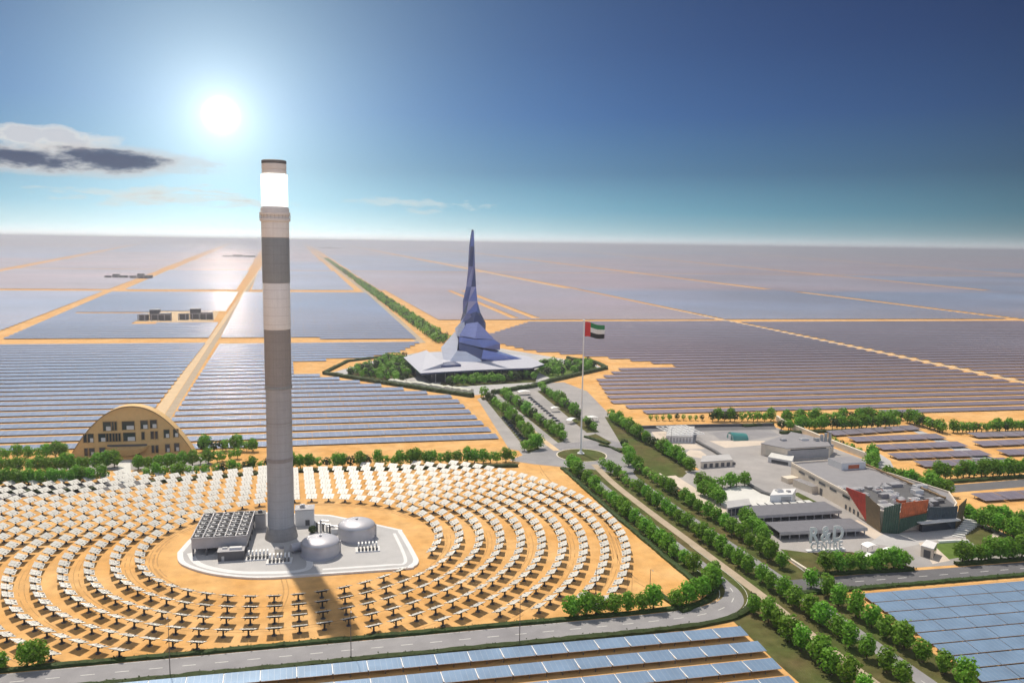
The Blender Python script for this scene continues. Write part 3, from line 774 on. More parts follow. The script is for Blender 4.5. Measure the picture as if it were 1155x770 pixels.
# the tracks between the left fields
structure('path', [[(-112, 640), (-101, 640), (-106, 1240), (-122, 5000), (-128, 5000), (-113, 1240)]], palesand, 0.04)
structure('path', [[(-100.5, 640), (-94, 640), (-98, 1240), (-114, 5000), (-121.5, 5000), (-105.5, 1240)]], track, 0.045)
structure('path', strip_polys([(196, 1200), (210, 1600), (232, 2418), (370, 9800)], [14, 14, 14, 20]), track, 0.045)
structure('path', strip_polys([(813, 600), (866, 1400), (950, 3078), (1300, 9000)], [9, 9, 16, 30]), palesand, 0.04)

# small fields right of the laboratory
SF = 'panel rows in the small fields right of the laboratory'
for k, (a, e) in enumerate([((936, 491), (1034, 484)), ((960, 498), (1062, 494)), ((990, 507), (1086, 503)), ((1006, 517), (1112, 513)), ((1036, 526), (1140, 522))]):
    p, q = G(*a), G(*e); s = (q[1] - p[1]) / (q[0] - p[0]); Y0 = p[1] - s * p[0]; cx, cy = (p[0] + q[0]) / 2, (p[1] + q[1]) / 2
    t = thing('solar_panel_row', f'grey panel row below the tree belt, {nth(k + 1)} from the belt', 'solar panels', (cx, cy, 0), 0, SF)
    bb, f = row_mesh(p[0], q[0], s, cx, cy, Y0, 11.5, R(5), 1.6, 16, 0.7, panv, True); bb.build('panel', t); f.build('support_frame', t)
for k, (a, e, lab) in enumerate([((1096, 493), (1165, 491), 'upper grey panel row cut by the right frame edge beyond the sand gap'),
                                 ((1102, 503), (1170, 500), 'middle grey panel row cut by the right frame edge beyond the sand gap'),
                                 ((1130, 513), (1200, 510), 'lowest short grey panel row cut by the right frame edge'),
                                 ((1102, 564), (1180, 559), 'single grey panel row on sand below the dark side road')]):
    p, q = G(*a), G(*e); s = (q[1] - p[1]) / (q[0] - p[0]); Y0 = p[1] - s * p[0]; cx, cy = (p[0] + q[0]) / 2, (p[1] + q[1]) / 2
    t = thing('solar_panel_row', lab, 'solar panels', (cx, cy, 0), 0, SF)
    bb, f = row_mesh(p[0], q[0], s, cx, cy, Y0, 11.5, R(5), 1.6, 16, 0.7, panv, True); bb.build('panel', t); f.build('support_frame', t)
structure('pavement', [gpoly((1014, 479), (1034, 484), (1142, 524), (1112, 524), (1060, 500))], concrete, 0.05)
structure('road', [gpoly((1046, 549), (1160, 540), (1165, 548), (1066, 556))], dkasphalt, 0.05)
structure('pavement', [gpoly((990, 510), (1004, 519), (1010, 531), (984, 525))], concrete, 0.05)

# near rows below the front road: single tables, posts and white end rails
NR = 'near panel rows below the front road'
for r, (xe, Y0) in enumerate([(169.5, 273.5), (169.5, 261.2), (167.5, 248.6), (166, 236.2), (165, 224)]):
    s = -0.062; xa = -102 + r * 20; w = 6.3; tilt = R(7); clear = 2.0
    while xa < xe and not visible(xa, xa + 12, Y0, s): xa += 12
    n = int((xe - xa) / 12)
    if n < 1 or not visible(xe - 12 * n, xe, Y0 + 3, s): continue
    xa = xe - n * 12; cx, cy = (xa + xe) / 2, Y0 + s * (xa + xe) / 2
    t = thing('solar_panel_row', f'blue panel row on posts below the front road, {nth(r + 1)} from the road', 'solar panels', (cx, cy, 0), 0, NR)
    for i in range(n):
        bb, f = row_mesh(xa + i * 12, xa + i * 12 + 12, s, cx, cy, Y0, w, tilt, clear, 12, 0.35, pann, False)
        bb.build('panel', t)
        x = xa + i * 12; f = MB()
        f.box((x - cx, Y0 + s * x - cy, clear + w * math.sin(tilt) / 2 + 0.05), (0.28, w + 0.4, 0.16), white); f.build('rail', t)
        for dx in (0.05, 6.0):
            f = MB(); yy = Y0 + s * (x + dx) - cy
            f.box((x + dx - cx, yy - w * 0.36, (clear - 0.1) / 2), (0.28, 0.28, clear - 0.1), dkgrey); f.build('post', t)
            f = MB(); f.box((x + dx - cx, yy + w * 0.36, (clear + 0.45) / 2), (0.28, 0.28, clear + 0.45), dkgrey); f.build('post', t)
# blue field in the lower right corner
BRP = [(238, 281), (236, 262), (233, 230), (229, 196), (420, 180), (420, 262)]
field(BRP, 214, 298, 9.1, -0.075, 6.9, R(7), 1.2, 15, pann, 'bright blue panel row in the corner field', 'the bottom', 'panel rows in the lower right corner field', minlen=8)

# ------------------------------------------------------------------ heliostats
b = MB(); tl = R(21); hw, hd = 3.05, 2.3
def tp(x, y, z): return (x, y * math.cos(tl) + z * math.sin(tl), 3.1 - y * math.sin(tl) + z * math.cos(tl))
def tbox(bm, x0, x1, y0, y1, z0, z1, m, top=None):
    vs = [tp(x, y, z) for z in (z0, z1) for x, y in ((x0, y0), (x1, y0), (x1, y1), (x0, y1))]
    bm.raw(vs, [(3, 2, 1, 0), (0, 1, 5, 4), (1, 2, 6, 5), (2, 3, 7, 6), (3, 0, 4, 7)], m)
    k = len(bm.v) - 8; bm.f.append((k + 4, k + 5, k + 6, k + 7)); bm.m.append(bm.mi(top or m))
for sx in (-1, 1):
    for q in range(2):
        tbox(b, *(sorted((sx * 0.06, sx * hw))), -hd + q * hd + 0.04, -hd + (q + 1) * hd - 0.04, 0, 0.12, dkgrey, mirrorm)
mir_me = b.mesh('mirror')
b = MB(); b.tube((0, 0, 0), (0, 0, 2.9), 0.42, black, 8, 0.34)
for sx in (-1.6, 1.6): b.box((sx, 0, 2.78), (0.22, 3.6, 0.26), black)
b.box((0, 0, 2.78), (4.6, 0.5, 0.4), black); b.lathe([(1.0, 0), (1.0, 0.3)], dkgrey, n=10)
ped_me = b.mesh('pedestal')
pad_out = [(-52, 402), (-37, 374.5), (-8, 361.5), (50, 357.8), (58.2, 364), (56.5, 405), (26, 437), (-8, 451), (-47, 424)]
HC = Vector((3, 403)); specs = []
for ring in range(16):
    r = 71.0 + 10.4 * ring; n = int(2 * math.pi * r / 9.3 / 2) * 2
    for i in range(n):
        a = 2 * math.pi * i / n; x = HC.x + r * math.sin(a); y = HC.y - 0.94 * r * math.cos(a)   # from the mirror nearest the road, anticlockwise seen from above
        if y < frontY(x) + 10.5 or x > 176: continue
        if r < 80 and inside((x, y), [tuple(Vector((3, 403)) + (Vector(p) - Vector((3, 403))) * 1.09) for p in pad_out]): continue
        lim = 545 - 0.125 * (x + 20)
        if y > lim - 4 or (ring > 9 and x > 0) or x < -230: continue
        px, py, w = PX((x, y, 2))
        if not (-15 < px < 1170 and py < 785): continue
        specs.append((w, x, y, ring, i, n))
specs.sort()
ring_words = ['innermost', '2nd', '3rd', '4th', '5th', '6th', '7th', '8th', '9th', '10th', '11th', '12th', '13th', '14th', '15th', '16th']
proto = None; rest = MB()
for k, (w, x, y, ring, i, n) in enumerate(specs):
    rz = math.atan2(HC.y - y, HC.x - x) - math.pi / 2
    if k < 300:
        j = i if i <= n // 2 else n - i
        side = 'to the right of' if i <= n // 2 else 'to the left of'
        if j == 0: lab = f'dark-backed mirror table in the {ring_words[ring]} ring, straight in front of the tower'
        else:
            look = 'dark-backed' if j < n * 0.14 else 'flat white'
            lab = f'{look} mirror table, {ring_words[ring]} ring, {nth(j)} {side} the ring front'
        if proto is None:
            proto = thing('heliostat', lab, 'heliostat', (x, y, 0), rz, 'mirrors ringed round the tower')
            for nm, me in (('mirror', mir_me), ('pedestal', ped_me)):
                o = bpy.data.objects.new(nm, me); COL.objects.link(o); o.parent = proto
        else:
            t = dup(proto, (x, y, 0), rz); tag(t, lab)
    else:
        c, s_ = math.cos(rz), math.sin(rz)
        for me in (mir_me, ped_me):
            i0 = len(rest.v)
            rest.v += [(x + v.co.x * c - v.co.y * s_, y + v.co.x * s_ + v.co.y * c, v.co.z) for v in me.vertices]
            for p_ in me.polygons:
                rest.f.append(tuple(i0 + q for q in p_.vertices)); rest.m.append(rest.mi(me.materials[p_.material_index]))
tag(rest.build('heliostats_beyond_tower'), 'white mirror tables packed in the rings behind and left of the tower', 'heliostats', kind='stuff')

# ------------------------------------------------------------------ the pad and the tower
pad_pts = smooth_path([(-52, 402), (-49, 388), (-37, 374.5), (-22, 365.5), (-8, 361.5), (10, 360.3), (50, 357.8), (55.5, 359.5), (58.2, 364), (58.5, 373), (56.5, 405), (54, 411), (26, 437), (18, 442), (-8, 451), (-16, 451.5), (-40, 431), (-47, 424), (-52, 402)], 5)[:-1]
ctr = Vector((sum(p[0] for p in pad_pts) / len(pad_pts), sum(p[1] for p in pad_pts) / len(pad_pts)))
def shrink(pts, k): return [tuple(ctr + (Vector(p) - ctr) * k) for p in pts]
b = MB(); b.prism(pad_pts, 0, 0.9, offwhite); b.prism(shrink(pad_pts, 0.955), 0.5, 0.93, concrete)
o = b.build('pad'); tag(o, kind='structure')
b = MB()
for poly in strip_polys(smooth_path([(-46, 400), (-40, 384), (-24, 371.5), (-6, 366.5), (4, 366), (8.5, 370), (8.5, 384)]), 3.0): b.face([(p[0], p[1], 0.96) for p in poly], offwhite)
for poly in strip_polys([(14.2, 365.2), (46, 363.2)], 2.0) + strip_polys(smooth_path([(46, 363.2), (52.5, 366.5), (52, 404)]), 1.6): b.face([(p[0], p[1], 0.96) for p in poly], offwhite)
tag(b.build('path'), kind='structure')
TX, TY = -4.0, 412.0
t = thing('solar_tower', 'towering round concrete tower with glowing white receiver near its top', 'tower', (TX, TY, 0))
def tpart(name, prof, m): b = MB(); b.lathe(prof, m, n=48); return b.build(name, t, smooth=True)
tpart('base', [(8.1, 0), (8.1, 1.0), (7.3, 5.2), (6.75, 7.0)], towerb)
sh = tpart('shaft', [(6.5, 7.0), (6.3, 40.6), (6.12, 77.3)], towerc)
for z in (40.6, 60.2):
    b = MB(); b.lathe([(6.34, z), (6.52, z + .1), (6.52, z + 1.9), (6.33, z + 2.1)] if z < 50 else [(6.22, z), (6.3, z + .05), (6.3, z + .3), (6.22, z + .35)], towerb, n=48, cap=False)
    b.build('band', sh, smooth=True)
tpart('brown_section', [(6.2, 77.3), (6.35, 77.5), (6.35, 106.5), (6.2, 106.7)], towerb)
b = MB(); b.lathe([(6.35, 77.4), (6.6, 77.5), (6.6, 78.6), (6.4, 78.7)], towerd, n=48, cap=False); b.build('band', t, smooth=True)
tpart('white_section', [(6.2, 106.7), (6.45, 106.9), (6.45, 129.0), (6.3, 129.3)], towerw)
tpart('slate_section', [(6.3, 129.3), (6.5, 129.5), (6.5, 151.0), (6.4, 151.2)], towerd)
tpart('upper_section', [(6.4, 151.2), (6.55, 151.4), (6.55, 158.6), (6.5, 158.8)], towerw)
g = tpart('gallery', [(6.5, 158.8), (7.2, 159.0), (7.2, 160.3), (6.7, 160.5), (6.7, 161.8), (7.2, 162.0), (7.2, 163.2), (6.7, 163.4), (6.7, 165.0), (6.0, 166.0)], offwhite)
b = MB()
for k in range(24):
    a = k * math.pi / 12; b.tube((7.15 * math.cos(a), 7.15 * math.sin(a), 160.3), (7.15 * math.cos(a), 7.15 * math.sin(a), 162.0), 0.09, grey, 5)
b.build('railing', g)
rcv = tpart('receiver', [(6.0, 166.0), (6.15, 166.2), (6.15, 181.0), (6.0, 181.2)], receiver)
tpart('crown_ring', [(5.6, 181.2), (5.75, 181.4), (5.75, 183.0), (5.5, 183.1), (5.5, 183.5), (5.75, 183.6), (5.75, 186.0), (5.5, 186.2)], offwhite)
tpart('cap', [(5.6, 186.2), (5.8, 186.4), (5.8, 187.6), (5.3, 187.9)], dkgrey)

# air cooled condenser: deck of fans on legs
ac = Vector((-31, 412)); t = thing('cooling_unit', 'dark boxy cooling unit with a grid of roof fans left of the tower', 'cooling unit', (ac.x, ac.y, 0.93), R(-4))
WX, WY = 25.0, 36.0
b = MB(); b.box((0, 0, 6.2), (WX, WY, 5.0), grey, top=dkgrey); b.build('casing', t)
b = MB()
for k in range(6): b.box((-WX / 2 + k * WX / 5, 0, 8.85), (0.5, WY, 0.7), grey)
for k in range(7): b.box((0, -WY / 2 + k * WY / 6, 8.80), (WX, 0.5, 0.6), grey)
b.build('roof_grid', t)
for ix in range(5):
    for iy in range(6):
        x = -WX / 2 + (ix + 0.5) * WX / 5; y = -WY / 2 + (iy + 0.5) * WY / 6; b = MB()
        b.lathe([(2.2, 8.7), (2.2, 9.3), (1.95, 9.3), (1.95, 8.75)], dkgrey, (x, y), 18, cap=False)
        o = b.build('fan', t); b = MB(); b.lathe([(0.45, 8.8), (0.45, 9.2)], offwhite, (x, y), 8)
        for k in range(5):
            a = k * 1.2566 + ix; ca, sa = math.cos(a), math.sin(a)
            b.face([(x + ca * .4 - sa * .1, y + sa * .4 + ca * .1, 8.95), (x + ca * 1.85 - sa * .45, y + sa * 1.85 + ca * .45, 8.9), (x + ca * 1.85 + sa * .3, y + sa * 1.85 - ca * .3, 9.15), (x + ca * .4 + sa * .1, y + sa * .4 - ca * .1, 9.1)], offwhite)
        b.build('blades', o)
for ix in range(5):
    for iy in range(5):
        b = MB(); b.box((-WX / 2 + 0.6 + ix * (WX - 1.2) / 4, -WY / 2 + 0.6 + iy * (WY - 1.2) / 4, 1.85), (0.8, 0.8, 3.7), dkgrey); b.build('leg', t)
def blk(name, label, cat, boxes, loc, rz=R(-4), group=None):
    t = thing(name, label, cat, loc, rz, group)
    for nm, c, d, m in boxes:
        b = MB(); b.box(c, d, m, top=roofgrey if nm == 'body' else None); b.build(nm, t)
    return t
blk('electrical_house', 'low dark grey plant house in front of the cooling unit', 'plant house',
    [('body', (0, 0, 2.2), (11.5, 6, 4.4), dkgrey), ('roof', (0, 0, 4.55), (12.1, 6.6, 0.3), grey), ('vent', (2, -0.5, 5.2), (5.5, 2, 1.0), offwhite), ('vent', (-3, 0.8, 5.0), (2.2, 1.6, 0.6), steel), ('door', (-3.5, -3.03, 1.2), (1.2, 0.08, 2.3), steel)], (-26.5, 388.5, 0.93))
def rack(loc, n, label):
    t = thing('pipe_rack', label, 'pipe rack', loc, R(-4), 'pipe racks on the pad'); b = MB()
    b.box((0, 0, 0.25), (n * 1.7 + 1.5, 6.5, 0.5), offwhite); b.build('base', t)
    for k in range(n):
        b = MB(); x = (k - (n - 1) / 2) * 1.7; b.box((x, 1.2, 1.9), (0.7, 2.6, 2.8), white); b.box((x, -1.4, 1.2), (0.8, 2.2, 1.4), dkgrey); b.build('cell', t)
rack((-14.5, 386.0, 0.93), 6, 'row of white rack cells right of the dark plant house')
rack((-4.8, 379.5, 0.93), 6, 'row of white rack cells with dark fronts near the pad front')
rack((36.5, 384.5, 0.93), 6, 'row of white rack cells before the right storage tank')
blk('switch_kiosk', 'small cream kiosk standing before the tower foot', 'kiosk', [('body', (0, 0, 1.9), (4.2, 3.6, 3.8), cream), ('door', (0.6, -1.83, 1.2), (1.1, 0.06, 2.3), grey)], (-4.8, 386.8, 0.93))
blk('turbine_house', 'pale grey plant house behind the tower on the right', 'plant house', [('body', (0, 0, 4.2), (9.5, 8, 8.4), offwhite), ('roof', (0, 0, 8.6), (10, 8.6, 0.4), grey), ('vent', (-1.2, 0, 9.6), (2.4, 2, 1.6), steel), ('door', (1.5, -4.04, 1.6), (2.2, 0.08, 3.0), dkgrey)], (8.0, 430.0, 0.93))
blk('pump_house', 'narrow dark plant house left of the tower foot', 'plant house', [('body', (0, 0, 4.0), (5, 6, 8.0), grey), ('roof', (0, 0, 8.2), (5.5, 6.4, 0.4), dkgrey), ('vent', (0, 0, 9.0), (2, 2, 1.2), dkgrey)], (-14.5, 428, 0.93))
def tank(x, y, r, h, dome, label):
    t = thing('storage_tank', label, 'storage tank', (x, y, 0.93), 0, 'domed storage tanks')
    b = MB(); b.lathe([(r + .5, 0), (r + .5, .5), (r, .52), (r, h), (r - .25, h + .02)], tankm, n=48); s = b.build('shell', t, smooth=True)
    b = MB(); b.lathe([(r + .18, h - .5), (r + .18, h + .12)], steel, n=48, cap=False); b.lathe([(r + .1, h * .5), (r + .1, h * .5 + .2)], steel, n=48, cap=False); b.build('ring', s, smooth=True)
    b = MB(); b.lathe([(r * math.cos(q * R(15)), h + 0.05 + dome * math.sin(q * R(15))) for q in range(6)] + [(0.3, h + .05 + dome)], tankm, n=48); d = b.build('dome', t, smooth=True)
    b = MB(); b.lathe([(0.6, h + dome), (0.6, h + dome + .7)], steel, n=10); b.build('vent', d)
    b = MB(); b.box((r + .35, -1, h / 2), (0.5, 1.2, h), grey); b.build('stair', t)
tank(14.2, 384.2, 8.9, 6.2, 2.6, 'domed grey storage tank on the pad nearest the viewer')
tank(32.8, 402.5, 9.2, 6.6, 2.9, 'domed grey storage tank at the right rear of the pad')
t = thing('drum_vessel', 'small pale drum vessel left of the near storage tank', 'vessel', (3.4, 389.5, 0.93), R(20))
b = MB(); b.tube((-3, 0, 2.6), (3, 0, 2.6), 2.0, tankm, 16); b.build('drum', t)
for x in (-2, 2): b = MB(); b.box((x, 0, 0.7), (0.6, 2.4, 1.4), grey); b.build('saddle', t)
t = thing('pipe_bundle', 'tangle of dark and pale pipes between tower and right tank', 'pipes', (17.5, 413, 0.93), R(-5))
for k, (x, y, h) in enumerate([(-4, 2, 5), (-2, 0, 7), (-1, 3, 4), (1, 1, 3.4), (2.5, -1, 4.4), (4, 2, 3)]):
    b = MB(); b.tube((x, y, 0), (x, y, h), 0.5, steel if k % 2 else dkgrey, 8); b.tube((x, y, h - .4), (x + 4, y - 1.5, h - .4), 0.35, steel, 8); b.build('pipe', t)
b = MB(); b.box((5.5, -1, 1.2), (4.5, 3, 2.4), offwhite); b.build('skid', t)
b = MB()
random.seed(21)
for _ in range(240):
    d = Vector((random.gauss(0, 1), random.gauss(0, 1), random.gauss(0, 1))).normalized(); c = Vector((11.5, 414, 3.0)) + Vector((d.x * 2.4, d.y * 2.0, d.z * 2.1)) * random.uniform(.7, 1)
    leaf_quad(b, c, d, .5, dkleaf)
b.tube((11.5, 414, .9), (11.5, 414, 3), .2, bark, 6)
tag(b.build('shrub'), 'single dark green shrub beside the plant house behind the tower', 'shrub')

# ------------------------------------------------------------------ half-round building
A0 = Vector(G(79, 515)); A1 = Vector(G(219, 511)); mid = (A0 + A1) / 2; wdt = (A1 - A0).length; ang_h = math.atan2(A1.y - A0.y, A1.x - A0.x)
t = thing('half_round_building', 'sand gold building shaped like a half disc with dark windows', 'building', (mid.x, mid.y, 0), ang_h)
HH = 34.5; N = 40; a_ = wdt / 2; dep = 7.0
arc = []
for k in range(N + 1):
    x = -a_ + 2 * a_ * k / N; arc.append((x, HH * max(0.0, 1 - abs(x / a_) ** 2.1)))
b = MB()
b.face([(x, 0, z) for x, z in arc], bronze); b.face([(x, dep, z) for x, z in arc[::-1]], bronze)
o = b.build('wall', t); b = MB()
for k in range(N):
    (x0, z0), (x1, z1) = arc[k], arc[k + 1]
    b.face([(x0, -0.6, z0 + .35), (x1, -0.6, z1 + .35), (x1, dep + .6, z1 + .35), (x0, dep + .6, z0 + .35)], bronze)
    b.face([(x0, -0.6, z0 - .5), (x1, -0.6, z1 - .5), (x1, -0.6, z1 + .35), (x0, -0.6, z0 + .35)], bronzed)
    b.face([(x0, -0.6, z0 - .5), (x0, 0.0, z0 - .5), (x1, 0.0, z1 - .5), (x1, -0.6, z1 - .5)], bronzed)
b.build('roof', t)
k_ = wdt / 675.0
wins = [(276, 317, 155, 207), (322, 332, 155, 205), (338, 348, 155, 205), (378, 443, 155, 203), (478, 516, 152, 200), (530, 565, 150, 197),
        (168, 184, 222, 270), (192, 220, 222, 270), (248, 286, 222, 268), (290, 300, 222, 268), (307, 317, 222, 268), (324, 334, 222, 268), (340, 350, 222, 268), (356, 366, 222, 268), (382, 446, 220, 268), (481, 496, 218, 262), (531, 547, 216, 260), (556, 568, 216, 260), (603, 632, 208, 255), (655, 682, 206, 252),
        (170, 186, 304, 348), (196, 222, 304, 348), (250, 280, 302, 346), (534, 546, 298, 340), (556, 568, 298, 340), (608, 632, 292, 338), (658, 684, 288, 334)]
for x0, x1, y0, y1 in wins:
    X0, X1 = (x0 - 428) * k_, (x1 - 428) * k_; Z0, Z1 = (350 - y1) * k_ * 1.02, (350 - y0) * k_ * 1.02; cxw = (X0 + X1) / 2; czw = (Z0 + Z1) / 2
    Z0 = max(Z0, 0.4); czw = (Z0 + Z1) / 2
    b = MB(); b.box((cxw, -0.02, czw), (X1 - X0, 0.3, Z1 - Z0), glass); wo = b.build('window', t)
    b = MB(); fr = 0.28
    b.box((X0 - fr / 2, -0.2, czw), (fr, 0.7, Z1 - Z0 + 2 * fr), bronzed); b.box((X1 + fr / 2, -0.2, czw), (fr, 0.7, Z1 - Z0 + 2 * fr), bronzed)
    b.box((cxw, -0.2, Z1 + fr / 2), (X1 - X0, 0.7, fr), bronzed); b.build('frame', wo)
    if X1 - X0 > 2.8:
        b = MB(); b.box((cxw + (X1 - X0) * 0.16, -0.3, Z0 + (Z1 - Z0) * 0.27), ((X1 - X0) * 0.6, 0.3, (Z1 - Z0) * 0.46), offwhite); b.build('panel', wo)
# bowl-shaped canopy over the entrance
b = MB(); vs = []; n = 18
for k in range(n + 1):
    u = -1 + 2 * k / n; x = (402 - 428) * k_ + u * 118 * k_; zt = 5.2 + 1.5 * u * u; zb = zt - 4.6 * (1 - u * u) ** 0.75 - 0.25; pr_ = 5.5 * (1 - u * u) ** 0.6 + 0.1
    vs += [(x, -0.05, zt + .2), (x, -pr_, zt), (x, -pr_ * 0.8, zb), (x, -0.05, zb)]
fs = []
for k in range(n):
    for q in range(3): fs.append((k * 4 + q, k * 4 + q + 1, k * 4 + q + 5, k * 4 + q + 4))
b.raw(vs, fs, bronze); b.build('canopy', t)
b = MB(); b.box(((400 - 428) * k_, -0.1, 7.0), (26, 0.35, 1.5), dkgrey); b.build('shade_strip', t)  # flat dark strip standing in for the shaded recess above the canopy
b = MB(); b.box(((400 - 428) * k_, -0.25, 2.0), (16, 0.3, 3.4), glass); b.build('door', t)
structure('path', [gpoly((133, 519), (147, 519), (148, 538), (152, 543), (128, 545), (134, 536))], paleconc, 0.05)
structure('road', [gpoly((-20, 551), (118, 543), (172, 541), (172, 546), (120, 553), (32, 560), (-20, 566))], dkasphalt, 0.045)
structure('pavement', [gpoly((70, 521), (230, 515), (240, 524), (150, 530), (60, 530))], paving, 0.04)

# ------------------------------------------------------------------ the spire
SP = Vector((216, 946)); es = Vector((SP.x, SP.y)).normalized(); ex = Vector((es.y, -es.x)); wS = PX((SP.x, SP.y, 40))[2]; mpp = wS / F
t = thing('spire_building', 'tall twisted blue faceted spire rising from a white slab roof', 'building', (SP.x, SP.y, 0), math.atan2(ex.y, ex.x))
zu = mpp / 4.4                                           # metres per unit of the enlarged photograph
def zx(x): return (x - 235) * zu
def zz(y): return HT(255 + y / 4.4, SP.x, SP.y)
# local frame: x to the viewer's right, y away from the viewer
def section(y, l, r, d, rot, n=5):
    c = (zx(l) + zx(r)) / 2; hw_ = (zx(r) - zx(l)) / 2; pts = []
    for k in range(n):
        a = rot + 2 * math.pi * k / n; pts.append((c + math.cos(a) * hw_ * 1.06, math.sin(a) * d, zz(y)))
    return pts
secs = [(690, 120, 340, 28, 0.3), (640, 125, 330, 24, 0.45), (580, 160, 300, 17, 0.75), (530, 152, 298, 16, 1.05), (480, 168, 298, 13.5, 1.3), (430, 188, 275, 10.5, 1.6),
        (370, 190, 264, 9.0, 1.9), (300, 204, 252, 6.0, 2.2), (200, 210, 245, 4.4, 2.6), (100, 217, 243, 3.2, 3.0), (28, 226, 240, 1.8, 3.2)]
SS = [section(*q) for q in secs]
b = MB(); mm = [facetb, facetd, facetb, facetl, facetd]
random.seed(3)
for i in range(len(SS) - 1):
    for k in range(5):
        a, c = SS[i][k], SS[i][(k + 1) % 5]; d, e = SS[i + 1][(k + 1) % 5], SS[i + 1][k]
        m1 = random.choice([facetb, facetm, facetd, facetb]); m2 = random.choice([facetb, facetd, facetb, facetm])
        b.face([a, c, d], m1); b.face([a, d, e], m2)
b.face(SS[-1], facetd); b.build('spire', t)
b = MB(); b.tube((zx(233), 0, zz(30)), (zx(232), 0, zz(18)), 1.5, facetd, 6, 1.1); b.build('mast', t)
def wedge(name, pts, m): return hull([(zx(x), y, zz(q)) for x, q, y in pts], m, name, t)
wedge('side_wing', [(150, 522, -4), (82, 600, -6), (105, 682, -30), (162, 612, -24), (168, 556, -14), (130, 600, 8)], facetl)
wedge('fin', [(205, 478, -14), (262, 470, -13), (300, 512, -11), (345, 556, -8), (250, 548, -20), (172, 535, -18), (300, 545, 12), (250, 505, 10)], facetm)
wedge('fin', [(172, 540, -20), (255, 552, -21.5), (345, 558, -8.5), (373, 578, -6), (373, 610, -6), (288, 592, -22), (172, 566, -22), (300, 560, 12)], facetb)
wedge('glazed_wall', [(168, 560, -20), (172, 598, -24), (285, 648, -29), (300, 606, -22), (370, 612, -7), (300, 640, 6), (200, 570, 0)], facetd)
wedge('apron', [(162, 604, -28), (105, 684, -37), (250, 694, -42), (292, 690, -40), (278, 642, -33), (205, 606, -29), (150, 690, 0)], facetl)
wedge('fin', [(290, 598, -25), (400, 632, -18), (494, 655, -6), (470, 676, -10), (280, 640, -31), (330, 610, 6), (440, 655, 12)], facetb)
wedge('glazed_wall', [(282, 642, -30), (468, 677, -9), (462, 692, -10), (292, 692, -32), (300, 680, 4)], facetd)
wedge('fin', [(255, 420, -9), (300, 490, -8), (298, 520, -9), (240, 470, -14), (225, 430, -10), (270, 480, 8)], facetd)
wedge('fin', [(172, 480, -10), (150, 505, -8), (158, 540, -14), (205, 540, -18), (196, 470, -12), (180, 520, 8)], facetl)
# slab roof (world corners -> local)
ca, sa = math.cos(-t.rotation_euler[2]), math.sin(-t.rotation_euler[2])
def loc2(p): x, y = p[0] - SP.x, p[1] - SP.y; return (x * ca - y * sa, x * sa + y * ca)
sl_px = [(455, 403), (474, 421), (536, 417.5), (600, 415), (614, 411), (596, 402)]
top = [loc2(G(x, y, 12.5)) for x, y in sl_px] + [loc2((280, 960)), loc2((170, 1005))]
b = MB(); b.prism(top, 11.0, 12.8, facetd, top=slabw); b.build('slab_roof', t)  # navy sides put the shadow along the front edge into the slab's colour
cn = Vector((sum(p[0] for p in top) / len(top), sum(p[1] for p in top) / len(top)))
ins = [tuple(cn + (Vector(p) - cn) * 0.84) for p in top]
b = MB(); b.prism(ins, 0, 11.0, glass); b.build('glazed_wall', t)
for k in range(10):
    p = Vector(ins[1]).lerp(Vector(ins[3]), (k + .5) / 10); b = MB(); b.box((p.x, p.y - .35, 5.5), (0.7, 0.7, 11), grey); b.build('column', t)
b = MB(); L0 = [loc2(G(x, y, 13)) for x, y in ((456, 402.5), (481, 395), (500, 414), (476, 418))]
b.prism(L0, [12.83] * 4, [12.9, 17.5, 13.4, 12.9], slabw); b.build('sloped_roof', t)
b = MB(); b.prism([loc2(G(x, y, 13)) for x, y in ((492, 412), (512, 409), (520, 413), (496, 414.5))], 12.82, 15.2, facetd); b.build('skylight', t)

# ------------------------------------------------------------------ flag
fx, fy = G(655, 512)
t = thing('flagpole', 'very tall white flagpole standing on the roundabout island', 'flagpole', (fx, fy, 0.3))
b = MB(); b.lathe([(2.6, 0), (2.6, .7), (1.6, .9), (1.2, 1.8)], offwhite, n=20); b.build('base', t)
b = MB(); b.tube((0, 0, 1.2), (0, 0, 96.0), 0.62, white, 12, 0.36); b.build('pole', t, smooth=True)
b = MB(); b.lathe([(0.1, 95.9), (0.75, 96.3), (0.75, 96.9), (0.1, 97.3)], white, n=12); b.build('finial', t)
# flag: red hoist band, green / white / black bands
dr = Vector((rt.x, rt.y, 0)).normalized(); nrm = Vector((dr.y, -dr.x, 0)); nx, ny = 28, 18; FL, FH = 15.0, 10.6; vs = []
for i in range(nx + 1):
    for j in range(ny + 1):
        u, v = i / nx, j / ny
        p = Vector((fx, fy, 0)) + dr * (0.75 + u * FL * 0.93) + nrm * (math.sin(u * 8.5 + v * 0.8) * 0.75 * u ** 0.5)
        p.z = 95.8 - v * FH * (1 - .12 * u) - 2.7 * u ** 1.2 + 0.45 * math.sin(u * 7 + .5); vs.append(p)
b = MB(); b.v = [tuple(v) for v in vs]
for m in (red, green, fwhite, fblack): b.mi(m)
for i in range(nx):
    for j in range(ny):
        q = i * (ny + 1) + j; b.f.append((q, q + 1, q + ny + 2, q + ny + 1)); b.m.append(0 if i < nx * 0.27 else 1 + j * 3 // ny)
o = b.build('flag', smooth=True); md = o.modifiers.new('s', 'SOLIDIFY'); md.thickness = 0.06
tag(o, 'red, green, white and black flag flying from the tall pole', 'flag')

